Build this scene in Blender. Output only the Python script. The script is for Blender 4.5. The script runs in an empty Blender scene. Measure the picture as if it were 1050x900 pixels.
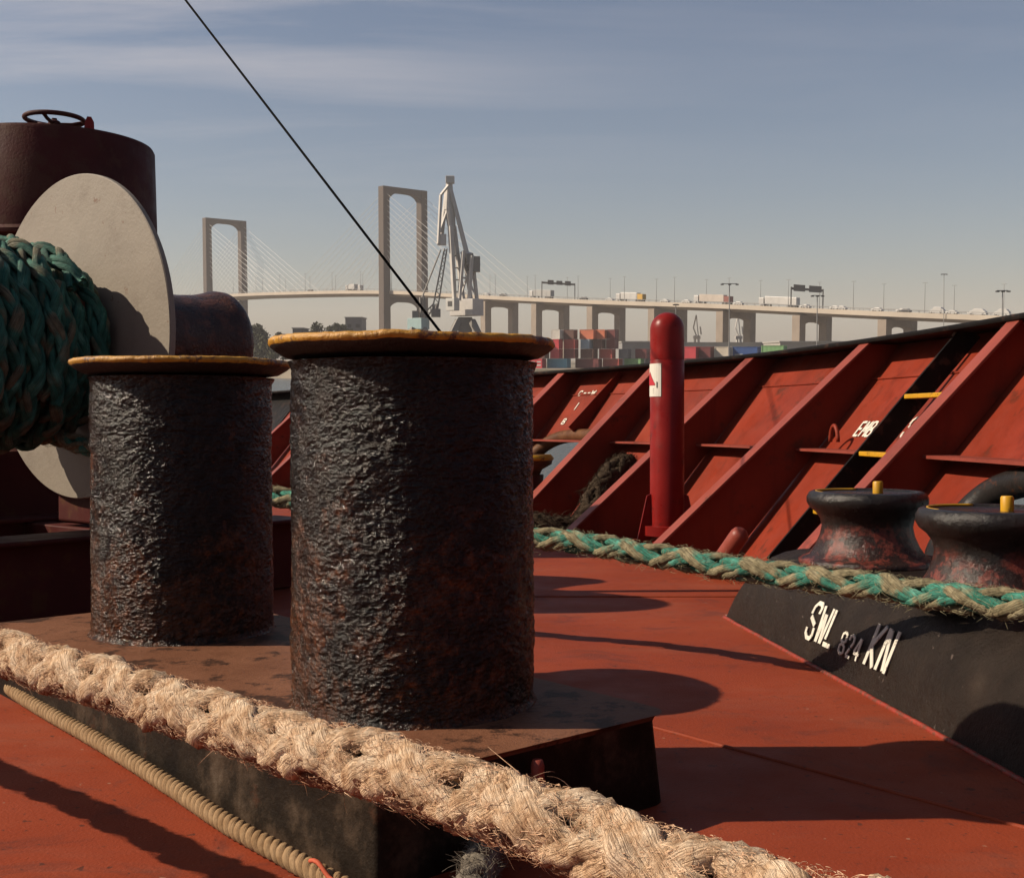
import bpy, math, random
import numpy as np
from mathutils import Vector, Matrix, noise as mnoise

random.seed(7)
rng = np.random.default_rng(11)
S = bpy.context.scene
COL = S.collection
PI = math.pi
R = math.radians

# ------------------------------------------------------------------ frames
F = 1200.0                       # focal length in photo pixels (1050 x 900)
CAMZ = 5.5                       # eye above the water
EYE = 0.75                       # eye above the ship's deck
PD = math.atan(16 / F)           # pitch below the deck plane
PW = math.atan(82 / F)           # pitch below the true horizon
TILT = -(PW - PD)                # the foredeck runs downhill away from the eye (sheer)
T = Matrix.Translation((0, 0, CAMZ)) @ Matrix.Rotation(TILT, 4, 'X') @ Matrix.Translation((0, 0, -EYE))

def ray(px, py, pitch):
    x = (px - 525) / F; v = (450 - py) / F
    return Vector((x, math.cos(pitch) + v * math.sin(pitch), -math.sin(pitch) + v * math.cos(pitch)))
def D(px, py, Y):                # deck frame point at depth Y
    d = ray(px, py, PD); d = d / d.y * Y
    return Vector((d.x, Y, EYE + d.z))
def Dz(px, py, z):               # deck frame point at height z
    d = ray(px, py, PD); t = (z - EYE) / d.z
    return Vector((d.x * t, d.y * t, z))
def W(px, py, Y):                # world frame point at depth Y
    d = ray(px, py, PW); d = d / d.y * Y
    return Vector((d.x, Y, CAMZ + d.z))

# ------------------------------------------------------------------ object helpers
MAT = {}                         # object -> matrix in its own frame (deck or world)
SHIP = []

def tag(o, label=None, cat=None, group=None, kind=None):
    if label: o['label'] = label
    if cat: o['category'] = cat
    if group: o['group'] = group
    if kind: o['kind'] = kind

def thing(name, label, cat, loc=(0, 0, 0), rz=0, group=None, ship=True):
    o = bpy.data.objects.new(name, None); COL.objects.link(o)
    o.empty_display_size = 0.1
    m = Matrix.Translation(loc) @ Matrix.Rotation(rz, 4, 'Z')
    MAT[o] = m; o.matrix_world = m
    tag(o, label, cat, group)
    if ship: SHIP.append(o)
    return o

class MB:
    def __init__(s): s.v = []; s.f = []; s.uv = None; s.attr = {}; s.n = 0
    def add(s, verts, faces):
        b = s.n
        verts = [tuple(p) for p in verts]
        s.v.extend(verts); s.n += len(verts)
        s.f.extend(tuple(b + i for i in f) for f in faces)
        return b
    def box(s, c, size, rz=0, M=None):
        hx, hy, hz = [k / 2 for k in size]
        m = M or (Matrix.Translation(c) @ Matrix.Rotation(rz, 4, 'Z'))
        pts = [m @ Vector((x, y, z)) for x in (-hx, hx) for y in (-hy, hy) for z in (-hz, hz)]
        s.add(pts, [(0, 1, 3, 2), (4, 6, 7, 5), (0, 4, 5, 1), (2, 3, 7, 6), (0, 2, 6, 4), (1, 5, 7, 3)])
    UP = (0, 0, 1)
    def beam(s, p, q, w, h, up=None, w2=None, h2=None):
        up = up or MB.UP
        p = Vector(p); q = Vector(q); d = (q - p).normalized(); up = Vector(up)
        if abs(d.dot(up)) > .97: up = Vector((0, 1, 0))
        x = d.cross(up).normalized(); y = x.cross(d).normalized()
        w2 = w if w2 is None else w2; h2 = h if h2 is None else h2
        pts = [p - x*w/2 - y*h/2, p + x*w/2 - y*h/2, p + x*w/2 + y*h/2, p - x*w/2 + y*h/2,
               q - x*w2/2 - y*h2/2, q + x*w2/2 - y*h2/2, q + x*w2/2 + y*h2/2, q - x*w2/2 + y*h2/2]
        s.add(pts, [(3, 2, 1, 0), (4, 5, 6, 7), (0, 1, 5, 4), (1, 2, 6, 5), (2, 3, 7, 6), (3, 0, 4, 7)])
    def tube(s, pts, r, n=8, caps=True, closed=False):
        pts = [Vector(p) for p in pts]; k = len(pts)
        rr = r if isinstance(r, (list, tuple)) else [r] * k
        up = Vector((0, 0, 1)); verts = []
        x = None
        for i, p in enumerate(pts):
            a = pts[(i - 1) % k] if (closed or i > 0) else p
            b = pts[(i + 1) % k] if (closed or i < k - 1) else p
            d = (b - a).normalized()
            if x is None:
                x = d.cross(up if abs(d.z) < .95 else Vector((0, 1, 0))).normalized()
            else:
                x = (x - d * x.dot(d)).normalized()
            y = d.cross(x)
            verts += [p + (x * math.cos(t) + y * math.sin(t)) * rr[i] for t in (2 * PI * j / n for j in range(n))]
        faces = []
        for i in range(k if closed else k - 1):
            for j in range(n):
                a = i * n + j; b = i * n + (j + 1) % n; c = ((i + 1) % k) * n + (j + 1) % n; e = ((i + 1) % k) * n + j
                faces.append((a, b, c, e))
        if caps and not closed:
            faces.append(tuple(range(n - 1, -1, -1))); faces.append(tuple((k - 1) * n + j for j in range(n)))
        s.add(verts, faces)
    def lathe(s, prof, n=48, M=None, cap0=False, cap1=False, attr=None):
        M = M or Matrix.Identity(4); verts = []; faces = []
        k = len(prof)
        for r, z in prof:
            verts += [M @ Vector((r * math.cos(2 * PI * j / n), r * math.sin(2 * PI * j / n), z)) for j in range(n)]
        for i in range(k - 1):
            for j in range(n):
                faces.append((i*n + j, i*n + (j+1) % n, (i+1)*n + (j+1) % n, (i+1)*n + j))
        if cap0: faces.append(tuple(range(n - 1, -1, -1)))
        if cap1: faces.append(tuple((k-1)*n + j for j in range(n)))
        s.add(verts, faces)
        if attr: s.attr.setdefault(attr, []).extend(z for r, z in prof for j in range(n))
    def prism(s, poly, M, h):     # poly in xy of M, extruded +z by h
        n = len(poly)
        a = [M @ Vector((x, y, 0)) for x, y in poly]; b = [M @ Vector((x, y, h)) for x, y in poly]
        s.add(a + b, [tuple(range(n - 1, -1, -1)), tuple(n + i for i in range(n))] +
              [(i, (i + 1) % n, n + (i + 1) % n, n + i) for i in range(n)])
    def build(s, name, mat, parent=None, loc=None, ship=True, smooth=False, bevel=0, seg=2, auto=None):
        me = bpy.data.meshes.new(name)
        o = bpy.data.objects.new(name, me); COL.objects.link(o)
        if parent is not None:
            m = MAT[parent]; o.parent = parent; MAT[o] = m
        else:
            m = Matrix.Translation(loc if loc is not None else (0, 0, 0)); MAT[o] = m; o.matrix_world = m
            if ship: SHIP.append(o)
        V = np.array(s.v, dtype=np.float64)
        mi = np.array(m.inverted())
        V = V @ mi[:3, :3].T + mi[:3, 3]
        me.from_pydata(V.tolist(), [], s.f)
        if s.uv is not None:
            ul = me.uv_layers.new(name='UVMap')
            li = np.empty(len(me.loops), dtype=np.int32); me.loops.foreach_get('vertex_index', li)
            ul.data.foreach_set('uv', np.asarray(s.uv, dtype=np.float32)[li].ravel())
        for k, a in s.attr.items():
            at = me.attributes.new(k, 'FLOAT', 'POINT'); at.data.foreach_set('value', np.asarray(a, dtype=np.float32))
        me.update()
        if smooth: me.polygons.foreach_set('use_smooth', [True] * len(me.polygons))
        if auto is not None:
            me.polygons.foreach_set('use_smooth', [True] * len(me.polygons))
            me.set_sharp_from_angle(angle=R(auto))
        if bevel:
            b = o.modifiers.new('bevel', 'BEVEL'); b.width = bevel; b.segments = seg; b.limit_method = 'ANGLE'; b.angle_limit = R(40)
        if mat: me.materials.append(mat)
        return o

def copy_tree(o, parent=None):
    c = o.copy(); COL.objects.link(c)
    if parent is not None: c.parent = parent
    MAT[c] = MAT[o].copy()
    for ch in o.children: copy_tree(ch, c)
    return c

# ------------------------------------------------------------------ numpy value noise
def vnoise(P, seed=0):
    P = np.asarray(P, dtype=np.float64); i = np.floor(P).astype(np.int64); f = P - i; f = f * f * (3 - 2 * f)
    def h(a, b, c):
        x = (a * 374761393 + b * 668265263 + c * 2147483647 + seed * 974634777) & 0xffffffff
        x = ((x ^ (x >> 13)) * 1274126177) & 0xffffffff
        x = ((x ^ (x >> 16)) * 2246822519) & 0xffffffff
        return ((x ^ (x >> 15)) & 0xffffff) / 0xffffff
    r = 0
    for dx in (0, 1):
        for dy in (0, 1):
            for dz in (0, 1):
                w = (f[..., 0] if dx else 1 - f[..., 0]) * (f[..., 1] if dy else 1 - f[..., 1]) * (f[..., 2] if dz else 1 - f[..., 2])
                r = r + w * h(i[..., 0] + dx, i[..., 1] + dy, i[..., 2] + dz)
    return r * 2 - 1

# ------------------------------------------------------------------ materials
class NT:
    def __init__(s, name):
        s.m = bpy.data.materials.new(name); s.m.use_nodes = True; s.t = s.m.node_tree; s.t.nodes.clear()
        s.out = s.n('ShaderNodeOutputMaterial'); s.b = s.n('ShaderNodeBsdfPrincipled')
        s.l(s.b.outputs[0], s.out.inputs[0]); s.co = s.n('ShaderNodeTexCoord').outputs['Object']
    def n(s, k, **kw):
        x = s.t.nodes.new(k)
        for a, b in kw.items(): setattr(x, a, b)
        return x
    def l(s, a, b): s.t.links.new(a, b)
    def noise(s, scale, detail=4, rough=.55, vec=None, dist=0):
        x = s.n('ShaderNodeTexNoise'); x.inputs['Scale'].default_value = scale; x.inputs['Detail'].default_value = detail
        x.inputs['Roughness'].default_value = rough; x.inputs['Distortion'].default_value = dist
        s.l(vec or s.co, x.inputs['Vector']); return x.outputs['Fac']
    def map(s, scale, vec=None, rot=(0, 0, 0)):
        x = s.n('ShaderNodeMapping'); x.inputs['Scale'].default_value = scale; x.inputs['Rotation'].default_value = rot
        s.l(vec or s.co, x.inputs['Vector']); return x.outputs[0]
    def ramp(s, fac, stops):
        x = s.n('ShaderNodeValToRGB'); e = x.color_ramp.elements
        while len(e) > 1: e.remove(e[-1])
        for i, (p, c) in enumerate(stops):
            el = e[0] if i == 0 else e.new(p)
            el.position = p; el.color = (*c, 1) if isinstance(c, (tuple, list)) else (c, c, c, 1)
        s.l(fac, x.inputs[0]); return x.outputs[0]
    def mix(s, fac, a, b, mode='MIX'):
        x = s.n('ShaderNodeMix', data_type='RGBA', blend_type=mode)
        for sock, v in ((x.inputs['Factor'], fac), (x.inputs['A'], a), (x.inputs['B'], b)):
            if isinstance(v, (int, float)): sock.default_value = v
            elif isinstance(v, (tuple, list)): sock.default_value = (*v, 1)
            else: s.l(v, sock)
        return [o for o in x.outputs if o.type == 'RGBA'][0]
    def math(s, op, a, b=0.0, clamp=False):
        x = s.n('ShaderNodeMath', operation=op, use_clamp=clamp)
        for sock, v in ((x.inputs[0], a), (x.inputs[1], b)):
            if isinstance(v, (int, float)): sock.default_value = v
            else: s.l(v, sock)
        return x.outputs[0]
    def attr(s, name):
        x = s.n('ShaderNodeAttribute'); x.attribute_name = name; return x.outputs['Fac']
    def base(s, c, k=.667):
        i = s.b.inputs['Base Color']
        if isinstance(c, (tuple, list)): i.default_value = (*[x * k for x in c], 1)
        else: s.l(c if k == 1 else s.mix(1.0, c, (k, k, k), 'MULTIPLY'), i)
        return s
    def rough(s, v):
        i = s.b.inputs['Roughness']
        if isinstance(v, (int, float)): i.default_value = v
        else: s.l(v, i)
        return s
    def bump(s, h, dist, strength=1.0):
        x = s.n('ShaderNodeBump'); x.inputs['Distance'].default_value = dist; x.inputs['Strength'].default_value = strength
        s.l(h, x.inputs['Height']); s.l(x.outputs[0], s.b.inputs['Normal']); return s
    def spec(s, v): s.b.inputs['Specular IOR Level'].default_value = v * .72; return s

def paint(name, col, rough=.5, var=.25, scale=6, rust=0, rustcol=(.10, .035, .015), bump=.0012, spec=.5, bscale=70, dirt=.0, streak=0):
    k = NT(name)
    lo = tuple(c * (1 - var) for c in col); hi = tuple(min(1, c * (1 + var)) for c in col)
    c = k.ramp(k.noise(scale, 6, .6), [(.3, lo), (.7, hi)])
    if dirt:
        d = k.ramp(k.noise(scale * .45, 8, .7), [(.48, 0.0), (.68, dirt)])
        c = k.mix(d, c, tuple(x * .35 for x in col))
    if streak:
        d = k.ramp(k.noise(1, 7, .7, vec=k.map((9, 9, .9))), [(.53, 0.0), (.70, streak)])
        c = k.mix(d, c, tuple(x * .42 for x in col))
    if rust:
        r = k.ramp(k.noise(scale * 2.2, 8, .68), [(.62 - rust * .3, 0.0), (.70 - rust * .3, 1.0)])
        c = k.mix(r, c, rustcol)
    k.base(c).rough(k.ramp(k.noise(scale * 3, 4), [(.3, max(.05, rough - .12)), (.7, min(1, rough + .12))])).spec(spec)
    h = k.mix(.5, k.noise(bscale, 5, .6), k.noise(scale * 1.5, 3))
    k.bump(h, bump)
    return k.m

def flat(name, col, rough=.7, var=.12, scale=.3, metal=0):
    k = NT(name)
    k.base(k.ramp(k.noise(scale, 5, .6), [(.3, tuple(c * (1 - var) for c in col)), (.7, tuple(min(1, c * (1 + var)) for c in col))])).rough(rough)
    if metal: k.b.inputs['Metallic'].default_value = metal
    return k.m

M = {}
def m_deck():
    k = NT('deck_paint')
    c = k.ramp(k.noise(1.3, 8, .62), [(.3, (.225, .036, .013)), (.55, (.285, .049, .018)), (.75, (.325, .068, .028))])
    st = k.ramp(k.noise(3.1, 9, .72, dist=.6), [(.545, 0.0), (.63, .55)])
    c = k.mix(st, c, (.13, .035, .024))
    st2 = k.ramp(k.noise(.8, 6, .7, vec=k.map((1, 3, 1), rot=(0, 0, .6))), [(.5, 0.0), (.75, .4)])
    c = k.mix(st2, c, (.30, .12, .08))
    sp = k.ramp(k.noise(42, 3, .5), [(.655, 0.0), (.70, .8)])
    c = k.mix(sp, c, (.085, .03, .02))
    sp2 = k.ramp(k.noise(34, 2, .5), [(.735, 0.0), (.76, .6)])
    c = k.mix(sp2, c, (.42, .25, .17))
    sc = k.ramp(k.noise(7, 8, .75, vec=k.map((.35, 2.2, 1), rot=(0, 0, .35))), [(.60, 0.0), (.66, .45)])
    c = k.mix(sc, c, (.16, .05, .035))
    ch = k.ramp(k.noise(11, 9, .8), [(.625, 0.0), (.635, .7)])
    c = k.mix(ch, c, (.10, .028, .02))
    k.base(c).rough(k.ramp(k.noise(5, 6), [(.3, .5), (.7, .75)])).spec(.18)
    k.bump(k.mix(.35, k.noise(140, 4, .6), k.noise(14, 6, .65)), .0022)
    return k.m
M['deck'] = m_deck()
M['red'] = paint('bulwark_red_paint', (.245, .032, .014), .5, .16, 2.5, rust=.1, rustcol=(.12, .024, .012), bump=.0022, dirt=.4, spec=.22, streak=.6)
M['red_edge'] = paint('stay_red_paint', (.29, .060, .040), .5, .15, 3, rust=.12, rustcol=(.14, .034, .022), bump=.0016, dirt=.4, spec=.3)
M['bright_red'] = paint('post_red_paint', (.235, .011, .009), .36, .16, 5, rust=.10, rustcol=(.12, .012, .010), bump=.0009, spec=.2, dirt=.35)
M['weld_red'] = paint('weld_red_paint', (.30, .035, .018), .6, .3, 20, rust=.45, rustcol=(.16, .04, .02), bump=.002)
M['maroon'] = paint('maroon_paint', (.070, .015, .013), .6, .25, 3, rust=.42, rustcol=(.085, .030, .020), bump=.003, dirt=.5, spec=.15)
M['head'] = paint('warping_head_paint', (.050, .022, .015), .34, .4, 7, rust=.4, rustcol=(.11, .04, .022), bump=.014, dirt=.4, spec=.4)
M['dark_red'] = paint('winch_frame_paint', (.085, .015, .012), .6, .2, 4, rust=.25, bump=.001, dirt=.5, spec=.2)
M['black'] = paint('black_rail_paint', (.010, .0085, .008), .55, .3, 5, rust=.22, rustcol=(.055, .03, .022), bump=.0012, spec=.10)
M['grey_steel'] = None
def m_disc():
    k = NT('drum_flange_paint')
    c = k.ramp(k.noise(2.2, 8, .62), [(.3, (.235, .195, .150)), (.7, (.315, .265, .205))])
    r = k.ramp(k.noise(5, 10, .75), [(.53, 0.0), (.66, .65)])
    c = k.mix(r, c, (.19, .145, .105))
    r2 = k.ramp(k.noise(13, 8, .75), [(.63, 0.0), (.66, .9)])
    c = k.mix(r2, c, (.16, .07, .03))
    k.base(c).rough(.6); k.bump(k.mix(.5, k.noise(60, 5, .7), k.noise(9, 5, .6)), .003)
    return k.m
M['disc'] = m_disc()

def m_bollard():
    k = NT('bollard_tar_paint')
    h = k.attr('hz')
    nz = k.noise(5, 9, .72)
    low = k.math('MULTIPLY', k.math('SUBTRACT', .26, h), .34)
    ru = k.ramp(k.math('ADD', nz, low), [(.47, 0.0), (.57, 1.0)])
    fine = k.ramp(k.noise(34, 8, .72), [(.44, 0.0), (.58, 1.0)])
    bl = k.ramp(k.noise(13, 7, .65), [(.35, (.0040, .0035, .0036)), (.7, (.010, .0070, .0060))])
    bl = k.mix(k.math('MULTIPLY', fine, .7), bl, (.026, .014, .008))
    rc = k.ramp(k.noise(40, 7, .75), [(.36, (.008, .005, .004)), (.47, (.042, .017, .008)), (.59, (.095, .033, .013)), (.71, (.22, .066, .021))])
    c = k.mix(ru, bl, rc)
    k.base(c, .66).rough(k.ramp(k.noise(18, 6, .65), [(.36, .06), (.62, .27)])).spec(.31)
    mp = k.map((1, 1, 1.7))
    v = k.n('ShaderNodeTexVoronoi'); v.feature = 'SMOOTH_F1'; v.inputs['Scale'].default_value = 105; v.inputs['Smoothness'].default_value = .5; k.l(mp, v.inputs['Vector'])
    hgt = k.mix(.45, k.noise(90, 6, .68, vec=mp), v.outputs['Distance'])
    wide = k.noise(28, 5, .65, vec=mp)
    hgt = k.mix(.5, k.math('MULTIPLY', hgt, k.ramp(k.noise(9, 4, .6), [(.36, .35), (.62, 1.0)])), wide)
    k.bump(hgt, .0185)
    return k.m
M['bollard'] = m_bollard()
def m_cap():
    k = NT('bollard_cap_paint')
    y = k.ramp(k.noise(9, 8, .7), [(.3, (.46, .20, .008)), (.7, (.62, .31, .014))])
    ch = k.ramp(k.noise(14, 8, .75), [(.51, 0.0), (.58, 1.0)])
    y = k.mix(ch, y, (.11, .04, .012))
    nz = k.noise(17, 4, .6)
    hz = k.math('ADD', k.attr('hz'), k.math('MULTIPLY', k.math('SUBTRACT', nz, .5), .45))
    c = k.mix(k.ramp(hz, [(.47, 0.0), (.53, 1.0)]), (.014, .012, .011), y)
    k.base(c).rough(.5); k.bump(k.noise(50, 6, .65), .006)
    return k.m
M['cap'] = m_cap()
def m_plinth():
    k = NT('plinth_paint')
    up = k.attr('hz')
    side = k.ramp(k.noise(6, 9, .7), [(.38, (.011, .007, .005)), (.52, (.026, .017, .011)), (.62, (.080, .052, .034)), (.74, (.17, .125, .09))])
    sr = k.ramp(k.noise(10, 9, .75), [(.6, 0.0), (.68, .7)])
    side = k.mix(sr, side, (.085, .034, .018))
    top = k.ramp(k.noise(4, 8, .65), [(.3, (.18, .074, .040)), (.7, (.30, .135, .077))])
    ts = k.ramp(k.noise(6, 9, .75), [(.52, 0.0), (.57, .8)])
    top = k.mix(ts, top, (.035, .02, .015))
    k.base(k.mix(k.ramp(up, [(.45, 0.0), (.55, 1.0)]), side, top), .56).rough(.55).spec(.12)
    k.bump(k.mix(.5, k.noise(55, 6, .7), k.noise(12, 5, .6)), .006)
    return k.m
M['plinth'] = m_plinth()
def m_fairlead():
    k = NT('fairlead_base_paint')
    c = k.ramp(k.noise(5, 9, .65), [(.35, (.015, .0105, .008)), (.60, (.030, .021, .0155)), (.78, (.060, .042, .030))])
    r = k.ramp(k.noise(9, 9, .74), [(.62, 0.0), (.70, .75)])
    c = k.mix(r, c, (.06, .028, .018))
    s = k.ramp(k.noise(42, 3, .5), [(.70, 0.0), (.74, .8)]); c = k.mix(s, c, (.13, .10, .085))
    k.base(c).rough(k.ramp(k.noise(12, 5), [(.3, .3), (.7, .5)])).spec(.16)
    k.bump(k.mix(.5, k.noise(70, 7, .75), k.noise(14, 5, .6)), .012)
    return k.m
M['fairlead'] = m_fairlead()
def m_roller():
    k = NT('roller_paint')
    h = k.math('ADD', k.attr('hz'), k.math('MULTIPLY', k.math('SUBTRACT', k.noise(12, 8, .7), .5), .16))
    bl = k.ramp(k.noise(14, 7, .65), [(.35, (.013, .012, .012)), (.7, (.032, .025, .022))])
    rd = k.ramp(k.noise(16, 8, .7), [(.35, (.05, .018, .014)), (.5, (.17, .040, .028)), (.72, (.28, .08, .058))])
    bl2 = k.mix(k.ramp(k.noise(20, 8, .7), [(.43, 0.0), (.52, 1.0)]), rd, (.028, .016, .013))
    c = k.mix(k.ramp(h, [(.10, 1.0), (.14, 0.0)]), bl, bl2)
    k.base(c).rough(k.ramp(k.noise(20, 5, .6), [(.3, .08), (.7, .30)])).spec(.38)
    k.bump(k.mix(.6, k.noise(60, 6, .7), k.noise(16, 5, .6)), .010)
    return k.m
M['roller'] = m_roller()
M['yellow'] = paint('yellow_paint', (.60, .31, .010), .45, .15, 9, rust=.15, bump=.001)
M['white_mark'] = paint('stencil_white', (.74, .70, .60), .6, .12, 20, rust=.12, rustcol=(.25, .2, .16), bump=.0005)
M['sticker'] = flat('sticker_white', (.78, .75, .66), .5, .05, 10)
M['sticker_red'] = flat('sticker_red', (.55, .012, .03), .5, .08, 10)
M['black_mark'] = flat('black_mark', (.02, .02, .02), .5)
M['wire'] = flat('wire_black', (.006, .006, .006), .9); M['wire'].node_tree.nodes['Principled BSDF'].inputs['Specular IOR Level'].default_value = .05
M['pipe_brown'] = paint('chock_rim_paint', (.12, .05, .020), .6, .4, 8, rust=.4, bump=.003, spec=.2)
M['black_rim'] = paint('black_chock_paint', (.022, .019, .018), .42, .35, 8, rust=.25, bump=.004, spec=.18)
M['string'] = flat('orange_string', (.55, .09, .03), .8)

def m_green_rope():
    k = NT('green_rope_fibre')
    uv = k.n('ShaderNodeTexCoord').outputs['UV']
    fib = k.noise(1, 3, .6, vec=k.map((22, 20, 1), vec=uv))
    g = k.ramp(k.noise(26, 5, .6), [(.3, (.03, .20, .14)), (.55, (.08, .36, .27)), (.8, (.24, .60, .48))])
    t = k.ramp(k.noise(40, 5, .65), [(.3, (.21, .165, .09)), (.55, (.42, .35, .21)), (.8, (.60, .53, .37))])
    a = k.attr('tone')
    f = k.math('ADD', a, k.math('MULTIPLY', k.math('SUBTRACT', k.noise(17, 5, .65), .5), .9))
    c = k.mix(k.ramp(f, [(.42, 0.0), (.60, 1.0)]), g, t)
    c = k.mix(k.ramp(fib, [(.38, .7), (.58, 0.0)]), c, (.03, .035, .02))
    c = k.mix(k.ramp(k.noise(33, 7, .75), [(.56, 0.0), (.70, .5)]), c, (.07, .05, .03))
    k.base(c).rough(.75).spec(.25)
    k.bump(k.mix(.4, fib, k.noise(150, 5, .7)), .006)
    return k.m
M['green_rope'] = m_green_rope()
M['green_fuzz'] = flat('green_rope_fuzz', (.26, .23, .13), .85, .4, 30)
def m_drum_rope():
    k = NT('drum_rope_fibre')
    uv = k.n('ShaderNodeTexCoord').outputs['UV']
    fib = k.noise(1, 3, .6, vec=k.map((16, 18, 1), vec=uv))
    g = k.ramp(k.noise(12, 5, .6), [(.3, (.012, .085, .062)), (.55, (.040, .19, .14)), (.8, (.20, .48, .37))])
    t = k.ramp(k.noise(24, 5, .65), [(.3, (.09, .075, .045)), (.7, (.26, .24, .15))])
    f = k.math('ADD', k.attr('tone'), k.math('MULTIPLY', k.math('SUBTRACT', k.noise(7, 5, .65), .5), 1.0))
    c = k.mix(k.ramp(f, [(.5, 0.0), (.72, 1.0)]), g, t)
    c = k.mix(k.ramp(fib, [(.38, .65), (.58, 0.0)]), c, (.01, .022, .017))
    k.base(c).rough(.7).spec(.3)
    k.bump(k.mix(.45, fib, k.noise(90, 5, .7)), .008)
    return k.m
M['drum_rope'] = m_drum_rope()
def m_pale_rope():
    k = NT('pale_rope_fibre')
    uv = k.n('ShaderNodeTexCoord').outputs['UV']
    fib = k.noise(1, 4, .65, vec=k.map((60, 30, 1), vec=uv))
    c = k.ramp(k.noise(45, 6, .65), [(.28, (.26, .125, .062)), (.43, (.66, .44, .27)), (.66, (.92, .73, .53))])
    c = k.mix(k.ramp(fib, [(.36, .75), (.55, 0.0)]), c, (.14, .065, .03))
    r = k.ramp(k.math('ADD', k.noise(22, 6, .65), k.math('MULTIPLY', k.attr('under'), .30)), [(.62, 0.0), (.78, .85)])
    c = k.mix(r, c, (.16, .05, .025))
    k.base(c, .95).rough(.85).spec(.15)
    k.bump(k.mix(.4, fib, k.noise(150, 6, .72)), .009)
    return k.m
M['pale_rope'] = m_pale_rope()
def m_fuzz():
    k = NT('pale_rope_frays')
    c = k.ramp(k.noise(130, 3, .6), [(.3, (.28, .14, .075)), (.5, (.56, .35, .22)), (.7, (.80, .59, .41))])
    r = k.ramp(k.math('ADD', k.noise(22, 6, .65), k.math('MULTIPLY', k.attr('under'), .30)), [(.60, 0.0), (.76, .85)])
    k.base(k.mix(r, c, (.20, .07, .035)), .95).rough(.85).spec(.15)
    return k.m
M['fuzz'] = m_fuzz()
def m_twist():
    k = NT('thin_rope_fibre')
    uv = k.n('ShaderNodeTexCoord').outputs['UV']
    fib = k.noise(1, 3, .6, vec=k.map((60, 26, 1), vec=uv))
    c = k.ramp(k.noise(30, 5, .6), [(.3, (.34, .20, .095)), (.7, (.54, .36, .20))])
    c = k.mix(k.ramp(fib, [(.35, .45), (.6, 0.0)]), c, (.13, .07, .03))
    k.base(c).rough(.8).spec(.2); k.bump(k.mix(.3, fib, k.noise(150, 4)), .003)
    return k.m
M['twist'] = m_twist()
M['dark_rope'] = paint('dark_rope_fibre', (.055, .038, .025), .9, .5, 30, bump=.006, spec=.1)
M['grey_rope'] = paint('grey_rope_fibre', (.20, .17, .135), .9, .5, 40, bump=.006, spec=.1)

# ------------------------------------------------------------------ ropes
def spline(pts, step):
    P = [Vector(p) for p in pts]; P = [P[0] * 2 - P[1]] + P + [P[-1] * 2 - P[-2]]
    out = []
    for i in range(1, len(P) - 2):
        n = 60
        for j in range(n):
            t = j / n; a, b, c, d = P[i-1], P[i], P[i+1], P[i+2]
            out.append(.5 * ((2*b) + (c - a)*t + (2*a - 5*b + 4*c - d)*t*t + (3*b - a - 3*c + d)*t**3))
    out.append(P[-2])
    A = np.array([tuple(p) for p in out]); s = np.concatenate([[0], np.cumsum(np.linalg.norm(np.diff(A, axis=0), axis=1))])
    n = max(4, int(s[-1] / step)); u = np.linspace(0, s[-1], n)
    return np.stack([np.interp(u, s, A[:, k]) for k in range(3)], 1), u

def frames(A):
    Tn = np.gradient(A, axis=0); Tn /= np.linalg.norm(Tn, axis=1, keepdims=True)
    N = np.zeros_like(A); up = np.array([0, 0, 1.0]); x = up - Tn[0] * Tn[0].dot(up)
    if np.linalg.norm(x) < .1: x = np.array([0, 1.0, 0]) - Tn[0] * Tn[0][1]
    x /= np.linalg.norm(x)
    for i in range(len(A)):
        x = x - Tn[i] * Tn[i].dot(x); x /= np.linalg.norm(x); N[i] = x
    return Tn, N, np.cross(Tn, N)

def strand(mb, C, rad_dir, rx, ry, u, idx, sides, tone, jitter=0, seed=0):
    Tn = np.gradient(C, axis=0); Tn /= np.linalg.norm(Tn, axis=1, keepdims=True)
    Nn = rad_dir - Tn * np.sum(rad_dir * Tn, 1, keepdims=True); Nn /= np.linalg.norm(Nn, axis=1, keepdims=True)
    Bn = np.cross(Tn, Nn)
    th = np.linspace(0, 2 * PI, sides, endpoint=False)
    V = C[:, None, :] + rx * np.cos(th)[None, :, None] * Bn[:, None, :] + ry * np.sin(th)[None, :, None] * Nn[:, None, :]
    if jitter:
        nz = vnoise(V * 55, seed) * .6 + vnoise(V * 130, seed + 1) * .4 + .35 * vnoise(V * 300, seed + 2)
        out = (np.cos(th)[None, :, None] * Bn[:, None, :] + np.sin(th)[None, :, None] * Nn[:, None, :])
        V = V + out * nz[..., None] * jitter
    n = len(C); b = mb.n
    ii, jj = np.meshgrid(np.arange(n - 1), np.arange(sides), indexing='ij')
    f = np.stack([ii * sides + jj, ii * sides + (jj + 1) % sides, (ii + 1) * sides + (jj + 1) % sides, (ii + 1) * sides + jj], -1).reshape(-1, 4) + b
    mb.v.extend(map(tuple, V.reshape(-1, 3).tolist())); mb.n += n * sides; mb.f.extend(map(tuple, f.tolist()))
    mb.f.append(tuple(b + k for k in range(sides))); mb.f.append(tuple(b + (n - 1) * sides + k for k in range(sides)))
    uv = np.stack([np.repeat(u[:, None] , sides, 1), np.repeat((np.abs(th - PI) / PI)[None, :], n, 0) + idx * 3.7], -1).reshape(-1, 2)
    mb.uv = uv if mb.uv is None else np.concatenate([mb.uv, uv])
    mb.attr.setdefault('tone', []).extend(np.repeat(tone, sides).tolist())
    return V

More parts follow.
